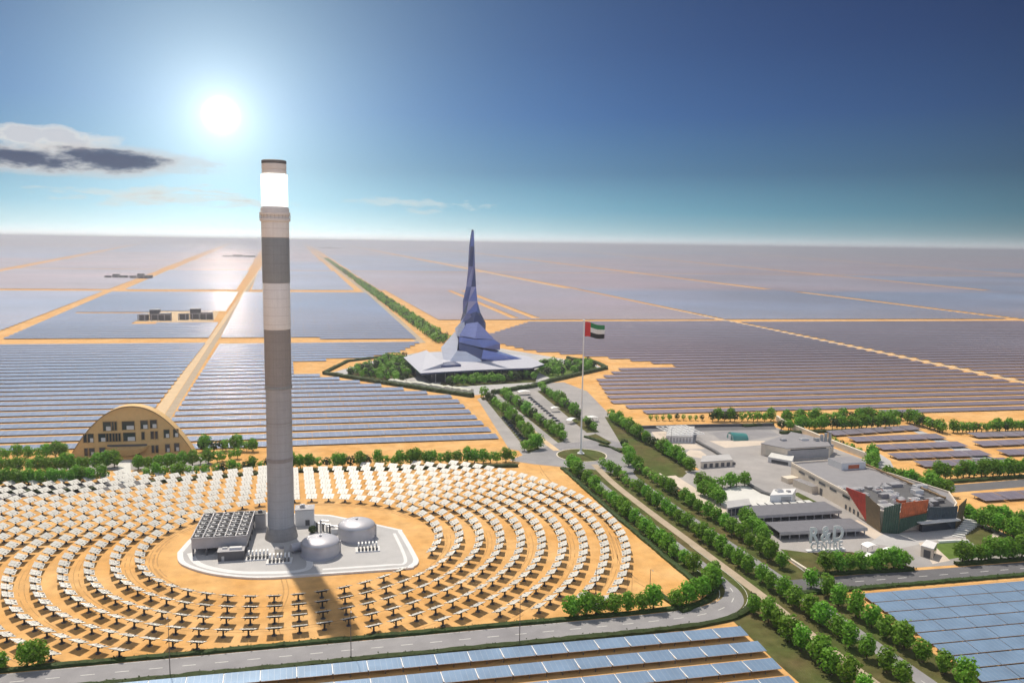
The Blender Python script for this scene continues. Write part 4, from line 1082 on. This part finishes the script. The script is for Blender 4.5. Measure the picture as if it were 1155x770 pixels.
# ------------------------------------------------------------------ laboratory grounds
structure('pavement', [gpoly((722, 486), (876, 482), (984, 521), (1086, 580), (1158, 612), (1158, 632), (1060, 638), (912, 648), (876, 622), (838, 600), (745, 538), (790, 530), (740, 500))], paving, 0.045)
structure('road', [gpoly((718, 480), (872, 477), (876, 484), (720, 488))], dkasphalt, 0.05)
structure('pavement', [gpoly((735, 487), (752, 486), (751, 497), (783, 500), (795, 506), (757, 507), (744, 500))], creampave, 0.06)
structure('pavement', [gpoly((772, 512), (778, 507), (790, 508), (797, 513), (793, 517), (780, 515))], creampave, 0.09)
structure('lawn', [gpoly((716, 508), (738, 512), (775, 533), (770, 538), (742, 540), (725, 527))], grass, 0.062)
structure('pavement', [gpoly((800, 497), (862, 497), (868, 501), (818, 505))], creampave, 0.06)
structure('road', [gpoly((796, 487), (868, 484), (880, 491), (840, 497), (812, 496), (806, 491))], asphalt, 0.055)
structure('road', [gpoly((765, 532), (890, 520), (892, 530), (845, 545), (770, 541))], paving, 0.058)
structure('pavement', [gpoly((787, 560), (848, 545), (872, 560), (880, 569), (845, 572), (815, 574))], paleconc, 0.062)
structure('path', [gpoly((748, 537), (762, 536), (822, 574), (832, 586), (826, 588))], creampave, 0.064)
structure('lawn', [gpoly((850, 572), (905, 566), (912, 570), (856, 575))], grass, 0.066)
structure('lawn', [gpoly((893, 556), (900, 555), (922, 566), (916, 570))], grass, 0.066)
structure('lawn', [gpoly((880, 619), (912, 623), (960, 622), (1010, 634), (1032, 640), (912, 648))], grass, 0.066)
structure('path', [gpoly((955, 590), (967, 586), (1002, 606), (992, 611))], creampave, 0.066)
structure('pavement', [gpoly((994, 603), (1080, 596), (1090, 602), (1050, 611), (1016, 618), (980, 612))], concrete, 0.068)
structure('lawn', [gpoly((1052, 613), (1090, 610), (1092, 616), (1084, 628), (1068, 631), (1056, 621))], greengrass, 0.07)
structure('lawn', [gpoly((1096, 589), (1150, 612), (1150, 622), (1112, 622), (1090, 608), (1088, 600))], grass, 0.07)
structure('path', [gpoly((1113, 609), (1121, 600), (1128, 603), (1118, 612))], creampave, 0.075)
structure('path', [gpoly((1036, 612), (1048, 610), (1072, 632), (1052, 636))], creampave, 0.075)
b = MB()
for k in range(9):
    p0 = GZ(1074 + k * 1.6, 604 - k * 1.6); p1 = GZ(1086 + k * 2.2, 606 - k * 1.7)
    d = (p1 - p0); b.box(((p0.x + p1.x) / 2, (p0.y + p1.y) / 2, 0.2 + k * 0.17), (d.length, 1.6, 0.35 + k * .33), paleconc, math.atan2(d.y, d.x))
tag(b.build('stairs'), 'flight of pale steps right of the coloured screen', 'stairs')
wall([G(1058, 612), G(1076, 611), G(1092, 611)], 1.2, 1.2, 'short white garden wall above the green lawn', white)

def bld(name, label, cat, px, h, m, top=None, extra=(), z=0):
    P = [G(*p) for p in px]; c = (sum(p[0] for p in P) / len(P), sum(p[1] for p in P) / len(P))
    t = thing(name, label, cat, (c[0], c[1], 0)); P = [(p[0] - c[0], p[1] - c[1]) for p in P]
    b = MB(); b.prism(P, z, h, m, top=m); b.build('wall', t)
    k = [(p[0] * 1.015, p[1] * 1.015) for p in P]
    b = MB(); b.prism(k, h, h + .35, top or roofgrey); b.build('roof', t)
    return t, P, c
def along(t, P, i, j, fr0, fr1, z0, z1, m, name='window', off=0.06):
    a, b_ = Vector(P[i]), Vector(P[j]); p = a.lerp(b_, fr0); q = a.lerp(b_, fr1); d = q - p; n = Vector((d.y, -d.x)).normalized()
    if n.dot((a + b_) / 2) < 0: n = -n
    c = (p + q) / 2 + n * off; b = MB(); b.box((c.x, c.y, (z0 + z1) / 2), (d.length, 0.16, z1 - z0), m, math.atan2(d.y, d.x)); return b.build(name, t)
def roof_units(t, pts, h, name='roof_unit'):
    for (x, y, sx, sy, sz, m) in pts:
        b = MB(); b.box((x, y, h + sz / 2), (sx, sy, sz), m); b.box((x, y, h + sz + .08), (sx * .8, sy * .8, .16), grey); b.build(name, t)

# main laboratory: long cream block, screens of coloured slats round its front end
mp = [(317.3, 448.4), (308.5, 368.0), (306.0, 352.0), (313.5, 347.5), (348.5, 346.5), (358, 354), (370, 372), (364, 412), (352, 449)]
c = (335, 395); P = [(p[0] - c[0], p[1] - c[1]) for p in mp]
t = thing('laboratory_building', 'long cream laboratory wrapped in red, green and slate screens at its front', 'building', (c[0], c[1], 0))
b = MB(); b.prism(P, 0, 9.6, cream, top=roofgrey); b.build('wall', t)
b = MB()
for poly in strip_polys(P + [P[0]], 0.7): b.prism(poly, 9.6, 10.7, cream)
b.build('parapet', t)
for fr in (0.12, 0.27, 0.42, 0.57, 0.74): along(t, P, 0, 1, fr, fr + 0.09, 6.9, 8.2, glass)
for fr in (0.78, 0.83, 0.88, 0.93): along(t, P, 0, 1, fr, fr + 0.02, 0.5, 3.0, glass, 'window')
for fr, zz1 in ((0.2, 3.2), (0.44, 4.4)): along(t, P, 0, 1, fr, fr + 0.035, 0.1, zz1, dkgrey, 'door')
b = MB(); a = Vector(P[0]).lerp(Vector(P[1]), 0.30); b.box((a.x - 3.0, a.y, 2.3), (6, 17, 4.6), cream, R(6), top=roofgrey); b.build('annex', t)
b = MB(); a = Vector(P[0]).lerp(Vector(P[1]), 0.10); b.box((a.x - 4.5, a.y + 1, 1.6), (9, 6, 3.2), cream, R(6), top=kerb); b.build('annex', t)
random.seed(9)
units = []
for k in range(30):
    u, v = random.random(), random.random(); x = -22 + u * 44; y = -42 + v * 42
    if not inside((x * 1.15, y * 1.08), P): continue
    s = random.uniform(2, 6); units.append((x, y, s * random.uniform(.8, 1.6), s, random.uniform(1, 2.6), random.choice([offwhite, grey, roofgrey, dkgrey, steel, offwhite])))
b = MB(); b.prism([(-24, -6), (33, -2), (29, -20), (20, -44), (-19, -42), (-26, -30)], 9.62, 9.9, dkgrey); b.build('roof_deck', t)
for k in range(26):
    x, y = random.uniform(-20, 26), random.uniform(-40, -4)
    if inside((x * 1.15, y * 1.08), P): s = random.uniform(1.2, 4); units.append((x, y, s * random.uniform(.8, 2.2), s, random.uniform(.8, 2.2), random.choice([offwhite, grey, offwhite, scr_rust, steel, white])))
roof_units(t, units, 9.9)
b = MB(); b.box((14, 40, 11.8), (18, 14, 4.4), offwhite, top=roofgrey); b.build('roof_house', t)
b = MB(); b.box((14, 32.9, 11.4), (8, 0.3, 2.4), scr_rust); b.build('louvre', t)
b = MB()
for k in range(12): b.box((27 - k * 0.4, 38 - k * 6.2, 10.9), (0.9, 6.2, 1.0), bronzed, R(4))
b.build('roof_rail', t)
def scr(px_b, px_t, out=0.0):
    X, Y = G(*px_b); d = Vector((X - c[0], Y - c[1])).normalized() * out
    return Vector((X - c[0], Y - c[1], 0)), HT(px_t[1], X, Y)
def screen(name, b0, t0, b1, t1, m, zb0=0.0, zb1=0.0, lean=1.5):
    p, h0 = scr(b0, t0); q, h1 = scr(b1, t1); d = (q - p); n = Vector((d.y, -d.x, 0)).normalized()
    if n.dot((p + q) / 2) < 0: n = -n
    bm = MB(); K = max(3, int(d.length / 1.1))
    for k in range(K):
        f0, f1 = k / K, (k + 1) / K; fm = (f0 + f1) / 2
        zb = zb0 + (zb1 - zb0) * fm; zt = h0 + (h1 - h0) * fm
        if zt - zb < .4: continue
        a, e = p.lerp(q, f0 + .04 / K), p.lerp(q, f1 - .08 / K)
        lo, hi = n * (0.5 + lean * zb / 15), n * (0.5 + lean * zt / 15)
        vs = [a + lo + Vector((0, 0, zb)), e + lo + Vector((0, 0, zb)), e + hi + Vector((0, 0, zt)), a + hi + Vector((0, 0, zt))]
        vs += [v - n * .3 for v in vs]
        bm.raw(vs, [(0, 1, 2, 3), (7, 6, 5, 4), (0, 4, 5, 1), (1, 5, 6, 2), (2, 6, 7, 3), (3, 7, 4, 0)], m)
    bm.build(name, t)
screen('screen', (956, 577), (957, 549), (978, 589.5), (979, 557), scr_red, 13.0, 0.8)
screen('screen', (978, 589.5), (979, 557), (994, 600.5), (994, 571), scr_olive)
screen('screen', (994, 600.5), (994, 571), (1012, 601.5), (1015, 566), scr_green)
screen('screen', (1012, 601.5), (1015, 584), (1042, 599), (1046, 577), scr_green, 0, 6.5)
screen('screen', (1012, 601), (1015, 566), (1042, 598.5), (1047, 562), scr_rust, 8.6, 9.5, 1.2)
screen('screen', (1042, 599), (1047, 570), (1058, 597), (1060, 571), scr_blue, 6.5, 6.0)
screen('screen', (1058, 597), (1060, 571), (1076, 596), (1077, 569), scr_blue)
screen('screen', (1076, 596), (1077, 569), (1084, 590), (1088, 561), scr_olive)
b = MB(); b.box((2, -50.5, 2.8), (22, 2.2, 5.4), glass); b.build('entrance', t)
b = MB(); b.box((0, -52.6, 5.9), (26, 4.5, 0.5), offwhite); b.build('canopy', t)

# lettered sign
A = Vector(G(912, 622)); B = Vector(G(951, 619.5)); L = (B - A).length; ra = math.atan2(B.y - A.y, B.x - A.x)
t = thing('lettered_sign', 'big white free-standing R&D CENTRE letters on a low plinth', 'sign', (A.x, A.y, 0), ra)
b = MB(); b.box((L / 2, 0.6, 0.3), (L + 2.0, 2.6, 0.6), offwhite); b.build('plinth', t)
def letters(txt, x0, x1, z0, z1, depth, fat, bold):
    n = 0; tot = []
    for ch in txt:
        cu = bpy.data.curves.new('letter', 'FONT'); cu.body = ch; cu.size = 1; cu.extrude = depth / 2 / (z1 - z0) * 0.72; cu.offset = fat
        ob = bpy.data.objects.new('letter', cu); COL.objects.link(ob); bpy.context.view_layer.update()
        me = bpy.data.meshes.new_from_object(ob.evaluated_get(bpy.context.evaluated_depsgraph_get())); COL.objects.unlink(ob); bpy.data.objects.remove(ob)
        xs = [v.co.x for v in me.vertices]; ys = [v.co.y for v in me.vertices]; tot.append((me, min(xs), max(xs), min(ys), max(ys)))
    gap = 0.13; W_ = sum(q[2] - q[1] for q in tot) + gap * (len(tot) - 1); k = (x1 - x0) / W_; x = x0
    for me, a, e, lo, hi in tot:
        for v in me.vertices:
            X, Y, Z = v.co; v.co = (x + (X - a) * k, -Z * 3.0, z0 + (Y - lo) / (hi - lo) * (z1 - z0))
        me.materials.clear(); x += (e - a + gap) * k
        src = [tuple(v.co) for v in me.vertices]; fcs = [tuple(p.vertices) for p in me.polygons]; bb = MB()
        for q, (dx, dy, dz) in enumerate(((0, 0, 0), (-bold, .02, .03), (bold, .04, -.03), (0, .06, bold * .5), (0, .08, -bold * .5))): bb.raw([(a_[0] + dx, a_[1] + dy, a_[2] + dz) for a_ in src], fcs, white)
        me = bb.mesh('letter')
        o = bpy.data.objects.new('letter', me); COL.objects.link(o); o.parent = t
letters('R&D', 0.2, L - 0.4, 4.9, 12.6, 0.8, 0.025, 0.13)
letters('CENTRE', 1.0, L - 0.6, 0.7, 4.4, 0.7, 0.018, 0.07)
b = MB(); b.box((L / 2, 0.35, 4.6), (L - 0.6, 0.5, 0.36), offwhite); b.build('rail', t)

# long grey sheds with open fronts
shedroof = mat('shed_roof', (0.15, 0.15, 0.17), 0.6, var=0.12, vscale=0.3)
def shed(px0, px1, back, h, label):
    a, e = Vector(G(*px0)), Vector(G(*px1)); d = e - a; rz = math.atan2(d.y, d.x); Ls = d.length
    t = thing('parking_shed', label, 'shed', (a.x, a.y, 0), rz, 'long grey sheds by the sign')
    b = MB(); b.prism([(-1, -0.8), (Ls + 1, -0.8), (Ls + 1, back + .8), (-1, back + .8)], [h] * 4, [h + .35] * 4, shedroof); b.build('roof', t)
    b = MB(); b.box((Ls / 2, back - .2, h / 2), (Ls, 0.4, h), grey); b.build('wall', t)
    b = MB(); b.box((Ls / 2, -0.9, h - .5), (Ls + 2, 0.3, 1.3), grey); b.build('fascia', t)
    n = int(Ls / 5)
    for k in range(n + 1): b = MB(); b.box((k * Ls / n, 0.2, h / 2), (0.5, 0.5, h), grey); b.build('post', t)
    b = MB(); b.box((Ls / 2, back * .55, 0.6), (Ls - 2, back * .6, 1.2), dkgrey); b.build('bay', t)
shed((852, 590), (946, 584), 15, 4.2, 'long grey shed roof behind the lettered sign, the farther of two')
shed((880, 609), (975, 604), 14, 4.2, 'long grey shed roof right behind the lettered sign')
a_, e_ = Vector(G(850, 574)), Vector(G(912, 571))
for k in range(8):
    q = a_.lerp(e_, k / 7); t = thing('site_cabin', f'small pale cabin behind the farther grey shed, {nth(k + 1)} from the left', 'cabin', (q.x, q.y, 0), R(-4), 'cabins behind the grey sheds')
    b = MB(); b.box((0, 0, 1.4), (3.6, 5.5, 2.8), (offwhite, white, grey)[k % 3]); b.build('body', t)
    b = MB(); b.box((0, 0, 2.88), (3.9, 5.8, 0.16), paleconc); b.build('roof', t)
    b = MB(); b.box((0.6, -2.78, 1.1), (1.0, 0.06, 2.1), dkgrey); b.build('door', t)
# other laboratory buildings
t, P, c = bld('white_hut', 'small white block house beside the white yard', 'building', [(868, 571), (893, 570), (897, 563), (872, 564)], 6.5, white, offwhite)
along(t, P, 0, 1, .5, .95, .5, 5.5, steel, 'door'); along(t, P, 3, 0, .35, .6, 1, 5.5, glass)
roof_units(t, [(-2, 1, 4, 3, 1.2, offwhite), (3, -1, 2, 2, .8, grey)], 6.85)
t, P, c = bld('hangar', 'cream fronted grey hangar behind the laboratory, largest of the rear halls', 'building', [(858, 513), (886, 519), (936, 516), (930, 507), (884, 503)], 8.5, cream, roofgrey)
along(t, P, 0, 1, .2, .8, .3, 5.5, kerb, 'door'); along(t, P, 1, 2, .04, .96, .6, 6.8, grey, 'cladding'); along(t, P, 1, 2, .1, .9, 7.0, 7.8, glass)
roof_units(t, [(8, 4, 6, 4, 1.4, offwhite), (-8, 6, 4, 3, 1.2, grey), (16, 0, 3, 3, 2, steel)], 8.85)
t, P, c = bld('store_annex', 'low white store in front of the cream hangar', 'building', [(866, 521), (893, 526), (895, 520), (870, 516)], 3.6, offwhite, paleconc)
along(t, P, 0, 1, .15, .85, .4, 2.6, glass)
t, P, c = bld('test_hall', 'pale flat hall with a gridded roof at the rear left of the grounds', 'building', [(751, 499), (781, 499.5), (783, 488), (755, 487)], 5.0, offwhite, concrete)
b = MB()
for k in range(7): b.box((-13 + k * 4.3, 2, 5.6), (0.5, 30, 0.5), white)
for k in range(6): b.box((0, -14 + k * 6.2, 5.55), (26, 0.5, 0.4), white)
b.build('roof_grid', t)
for k in range(8): along(t, P, 0, 1, .03 + k * .12, .1 + k * .12, .8, 4, grey, 'window')
t, P, c = bld('workshop', 'low cream workshop with dark doors below the oval court', 'building', [(790, 528), (826, 525.5), (822, 519), (792, 521)], 4.2, cream, concrete)
for k in range(5): along(t, P, 0, 1, .1 + k * .18, .2 + k * .18, .2, 3, dkgrey, 'door')
t, P, c = bld('glass_pavilion', 'low glass pavilion at the lower corner of the white yard', 'pavilion', [(820, 583), (846, 579), (844, 572), (819, 575)], 5.0, steel, concrete)
for k in range(6): along(t, P, 0, 1, .04 + k * .16, .17 + k * .16, .5, 4.4, glass)
t, P, c = bld('gatehouse', 'cream gatehouse with dark opening at the laboratory gate', 'gatehouse', [(1038, 627), (1052, 631), (1056, 624), (1044, 620)], 5.2, cream, offwhite)
along(t, P, 0, 1, .25, .8, .3, 4.0, dkgrey, 'door'); along(t, P, 1, 2, .15, .85, .6, 4.2, glass)
t, P, c = bld('service_block', 'pale service block between hangar and slanting wall', 'building', [(884, 502), (910, 506), (936, 514), (940, 510), (912, 499), (892, 495)], 5.5, kerb, roofgrey)
for k in range(3):
    b = MB(); x, y = G(926 + k * 4.5, 510); b.lathe([(1.2, 5.9), (1.2, 13.5 + k)], steel, (x - c[0], y - c[1]), 12); b.build('flue', t)
dx, dy = G(832, 495); t = thing('greenhouse_dome', 'small teal glazed vault standing on the grey apron', 'greenhouse', (dx, dy, 0), R(-4))
b = MB(); K = 10; R_ = 5.5; Ld = 13
for k in range(K):
    a0, a1 = math.pi * k / K, math.pi * (k + 1) / K
    b.face([(-Ld / 2, R_ * math.cos(a0), R_ * 1.05 * math.sin(a0)), (Ld / 2, R_ * math.cos(a0), R_ * math.sin(a0) * .8), (Ld / 2, R_ * math.cos(a1), R_ * math.sin(a1) * .8), (-Ld / 2, R_ * math.cos(a1), R_ * 1.05 * math.sin(a1))], teal)
b.face([(-Ld / 2, R_ * math.cos(math.pi * k / K), R_ * 1.05 * math.sin(math.pi * k / K)) for k in range(K, -1, -1)], teal); b.face([(Ld / 2, R_ * math.cos(math.pi * k / K), R_ * .8 * math.sin(math.pi * k / K)) for k in range(K + 1)], teal)
b.build('vault', t); b = MB()
for s in (-1, 1): b.tube((s * Ld / 2, -R_, 0), (s * Ld / 2, -R_ * .7, R_ * .7), .2, offwhite, 6)
b.box((-Ld / 2 - .4, 0, 2), (.5, 4, 4), offwhite); b.build('frame', t)
wall([G(786, 499), G(806, 510), G(828, 524)], 2.2, 1.6, 'dark trench-like wall slanting through the laboratory grounds', dkgrey)
wall([G(843, 546), G(860, 556), G(880, 562)], 2.6, 1.3, 'dark planted bank edge right of the white yard', dkgrey)

# white canopies, vehicles
def canopy(px, label, L=9, Wd=6, h=3.4, rz=0.0):
    x, y = G(*px); t = thing('shade_canopy', label, 'canopy', (x, y, 0), rz, 'white shade canopies')
    b = MB(); n = 8
    for k in range(n):
        u0, u1 = -1 + 2 * k / n, -1 + 2 * (k + 1) / n
        b.face([(u0 * L / 2, -Wd / 2, h + 1.0 * (1 - u0 * u0)), (u1 * L / 2, -Wd / 2, h + 1.0 * (1 - u1 * u1)), (u1 * L / 2, Wd / 2, h + 1.0 * (1 - u1 * u1)), (u0 * L / 2, Wd / 2, h + 1.0 * (1 - u0 * u0))], white)
    o = b.build('fabric', t); md = o.modifiers.new('s', 'SOLIDIFY'); md.thickness = 0.12
    for sx in (-1, 1):
        for sy in (-1, 1): b = MB(); b.tube((sx * L * .47, sy * Wd * .45, 0), (sx * L * .47, sy * Wd * .45, h), .12, steel, 6); b.build('post', t)
canopy((591, 445), 'white shade canopy at the top of the forecourt near the slab roof', 12, 8)
canopy((626, 464), 'small white canopy halfway along the forecourt car park', 8, 5)
canopy((645, 477), 'white canopy at the lower end of the forecourt island', 12, 5, rz=R(40))
canopy((668, 475), 'white canopy on the grey plaza beside the island trees', 10, 6)
canopy((981, 622), 'white canopy left of the pair behind the lawn trees', 7, 5)
canopy((1005, 628), 'white canopy right of the pair behind the lawn trees', 7, 5)
canopy((979, 634), 'low white canopy among the lawn trees before the sign', 7, 4)
def car_meshes():
    b = MB(); L, Wd = 4.6, 1.85
    prof = [(-2.3, .35), (-2.3, .85), (-1.9, 1.0), (-1.3, 1.02), (1.3, .98), (2.1, .85), (2.3, .6), (2.3, .35)]
    for s in (1,):
        for i in range(len(prof)):
            a, c_ = prof[i], prof[(i + 1) % len(prof)]
            b.face([(a[0], -Wd / 2, a[1]), (a[0], Wd / 2, a[1]), (c_[0], Wd / 2, c_[1]), (c_[0], -Wd / 2, c_[1])], None)
        b.face([(p[0], -Wd / 2, p[1]) for p in prof[::-1]], None); b.face([(p[0], Wd / 2, p[1]) for p in prof], None)
    cab = MB(); cp = [(-1.9, 1.0), (-1.4, 1.48), (.3, 1.5), (1.2, .98)]
    for i in range(3):
        a, c_ = cp[i], cp[i + 1]; cab.face([(a[0], -.8, a[1]), (c_[0], -.8, c_[1]), (c_[0], .8, c_[1]), (a[0], .8, a[1])], glass)
    cab.face([(p[0], -.8, p[1]) for p in cp[::-1]], glass); cab.face([(p[0], .8, p[1]) for p in cp], glass)
    wh = MB(); wh.tube((0, -.12, .33), (0, .12, .33), .33, black, 12)
    return b, cab.mesh('cabin'), wh.mesh('wheel')
paints = [mat('paint_dark', (.03, .03, .035), .3, spec=.6, var=0), mat('paint_blue', (.03, .06, .14), .3, spec=.6, var=0), mat('paint_white', (.7, .7, .7), .3, spec=.6, var=0), mat('paint_grey', (.2, .2, .21), .3, spec=.6, var=0)]
cb, cabm, whm = car_meshes(); bodies = []
for m in paints:
    cb.mats = [m]; cb.m = [0] * len(cb.f); bodies.append(cb.mesh('body'))
pp = {}
def car(x, y, rz, k, label, group):
    if k not in pp:
        t = thing('parked_car', label, 'car', (x, y, .07), rz, group)
        for nm, me in (('body', bodies[k]), ('cabin', cabm)):
            o = bpy.data.objects.new(nm, me); COL.objects.link(o); o.parent = t
        for sx in (-1.4, 1.4):
            for sy in (-.85, .85): o = bpy.data.objects.new('wheel', whm); COL.objects.link(o); o.parent = t; o.location = (sx, sy, 0)
        pp[k] = t
    else: tag(dup(pp[k], (x, y, .07), rz), label, 'car', group)
a, e = Vector(G(566, 472)), Vector(G(588, 497))
for k in range(12):
    q = a.lerp(e, k / 11); car(q.x + 2, q.y, R(8), (0, 0, 3, 0, 1, 0)[k % 6], f'dark car in the left forecourt bays, {nth(k + 1)} from the spire', 'cars in the left forecourt bays')
a, e = Vector(G(598, 449)), Vector(G(632, 478))
for k in range(12):
    q = a.lerp(e, k / 11); car(q.x, q.y, R(12), (0, 3, 0, 1, 0, 3)[k % 6], f'car along the forecourt island, {nth(k + 1)} from the spire', 'cars along the forecourt island')
b = MB()
a, e = Vector(G(563, 470)), Vector(G(585, 496))
for k in range(13):
    q = a.lerp(e, k / 12 ); b.face([(q.x - 1, q.y - 2.2, .09), (q.x + 7, q.y - 1.2, .09), (q.x + 7, q.y - .7, .09), (q.x - 1, q.y - 1.7, .09)], linepaint)
tag(b.build('parking_marking'), kind='structure')

# ------------------------------------------------------------------ lamp posts
def lamp(px, h, label):
    x, y = G(*px); t = thing('lamp_post', label, 'lamp post', (x, y, 0), 0, 'thin dark lamp posts')
    b = MB(); b.lathe([(.35, 0), (.35, .6), (.2, .7)], dkgrey, n=8); b.build('base', t)
    b = MB(); b.tube((0, 0, .5), (0, 0, h), .17, dkgrey, 6, .09); b.build('pole', t)
    b = MB(); b.tube((0, 0, h - .1), (0, -1.8, h + .3), .08, dkgrey, 5); b.box((0, -2.2, h + .25), (.35, 1.0, .16), grey); b.build('lamp_head', t)
lamp((192, 763), 22, 'tall thin lamp post on the front road before the mirror field left')
lamp((396, 744), 19, 'tall thin lamp post on the front road before the tower pad')
lamp((586, 727), 19, 'tall thin lamp post on the front road nearest the bend')
lamp((672, 669), 11.5, 'short lamp post alone on the open sand right of the mirrors')
lamp((733, 665), 9.5, 'shorter lamp post on the open sand close to the bend trees')
lamp((757, 500), 12, 'thin lamp post beside the flat test hall')

# ------------------------------------------------------------------ substations in the far clearings
structure('pavement', [gpoly((140, 363), (240, 363), (248, 350), (165, 350))], palesand, 0.06)
def substation(px, wpx, hpx, label, m=dkgrey):
    x, y = G(*px); w = PX((x, y, 0))[2] / F; L = wpx * w; H = hpx * w * .9
    t = thing('substation', label, 'substation', (x, y, 0), 0, 'far substations')
    for k, (fx_, fw2, fh) in enumerate([(-.36, .26, .55), (-.05, .30, 1.0), (.30, .34, .7)]):
        b = MB(); b.box((fx_ * L, (k % 2) * 12, H * fh / 2), (fw2 * L, 18, H * fh), m, top=grey); b.build('block', t)
    for k in range(6):
        b = MB(); xx = -L / 2 + k * L / 5; b.box((xx, -16, H * .3), (1.6, 1.6, H * .6), grey); b.build('mast', t)
    b = MB(); b.box((0, -16, H * .62), (L, 1.4, 1.4), grey); b.build('beam', t)
substation((176, 361), 34, 13, 'dark substation blocks on the left of the near clearing')
substation((222, 360), 36, 13, 'dark substation blocks on the right of the near clearing')
substation((132, 313.5), 24, 5, 'farther low substation, left of the pair before the cross track')
substation((160, 314), 24, 6, 'farther dark substation, right of the pair before the cross track')
substation((270, 290), 36, 3, 'tiny substation near the horizon left of the tower')
substation((372, 280.5), 24, 2, 'tiny pale substation near the horizon right of the tower')
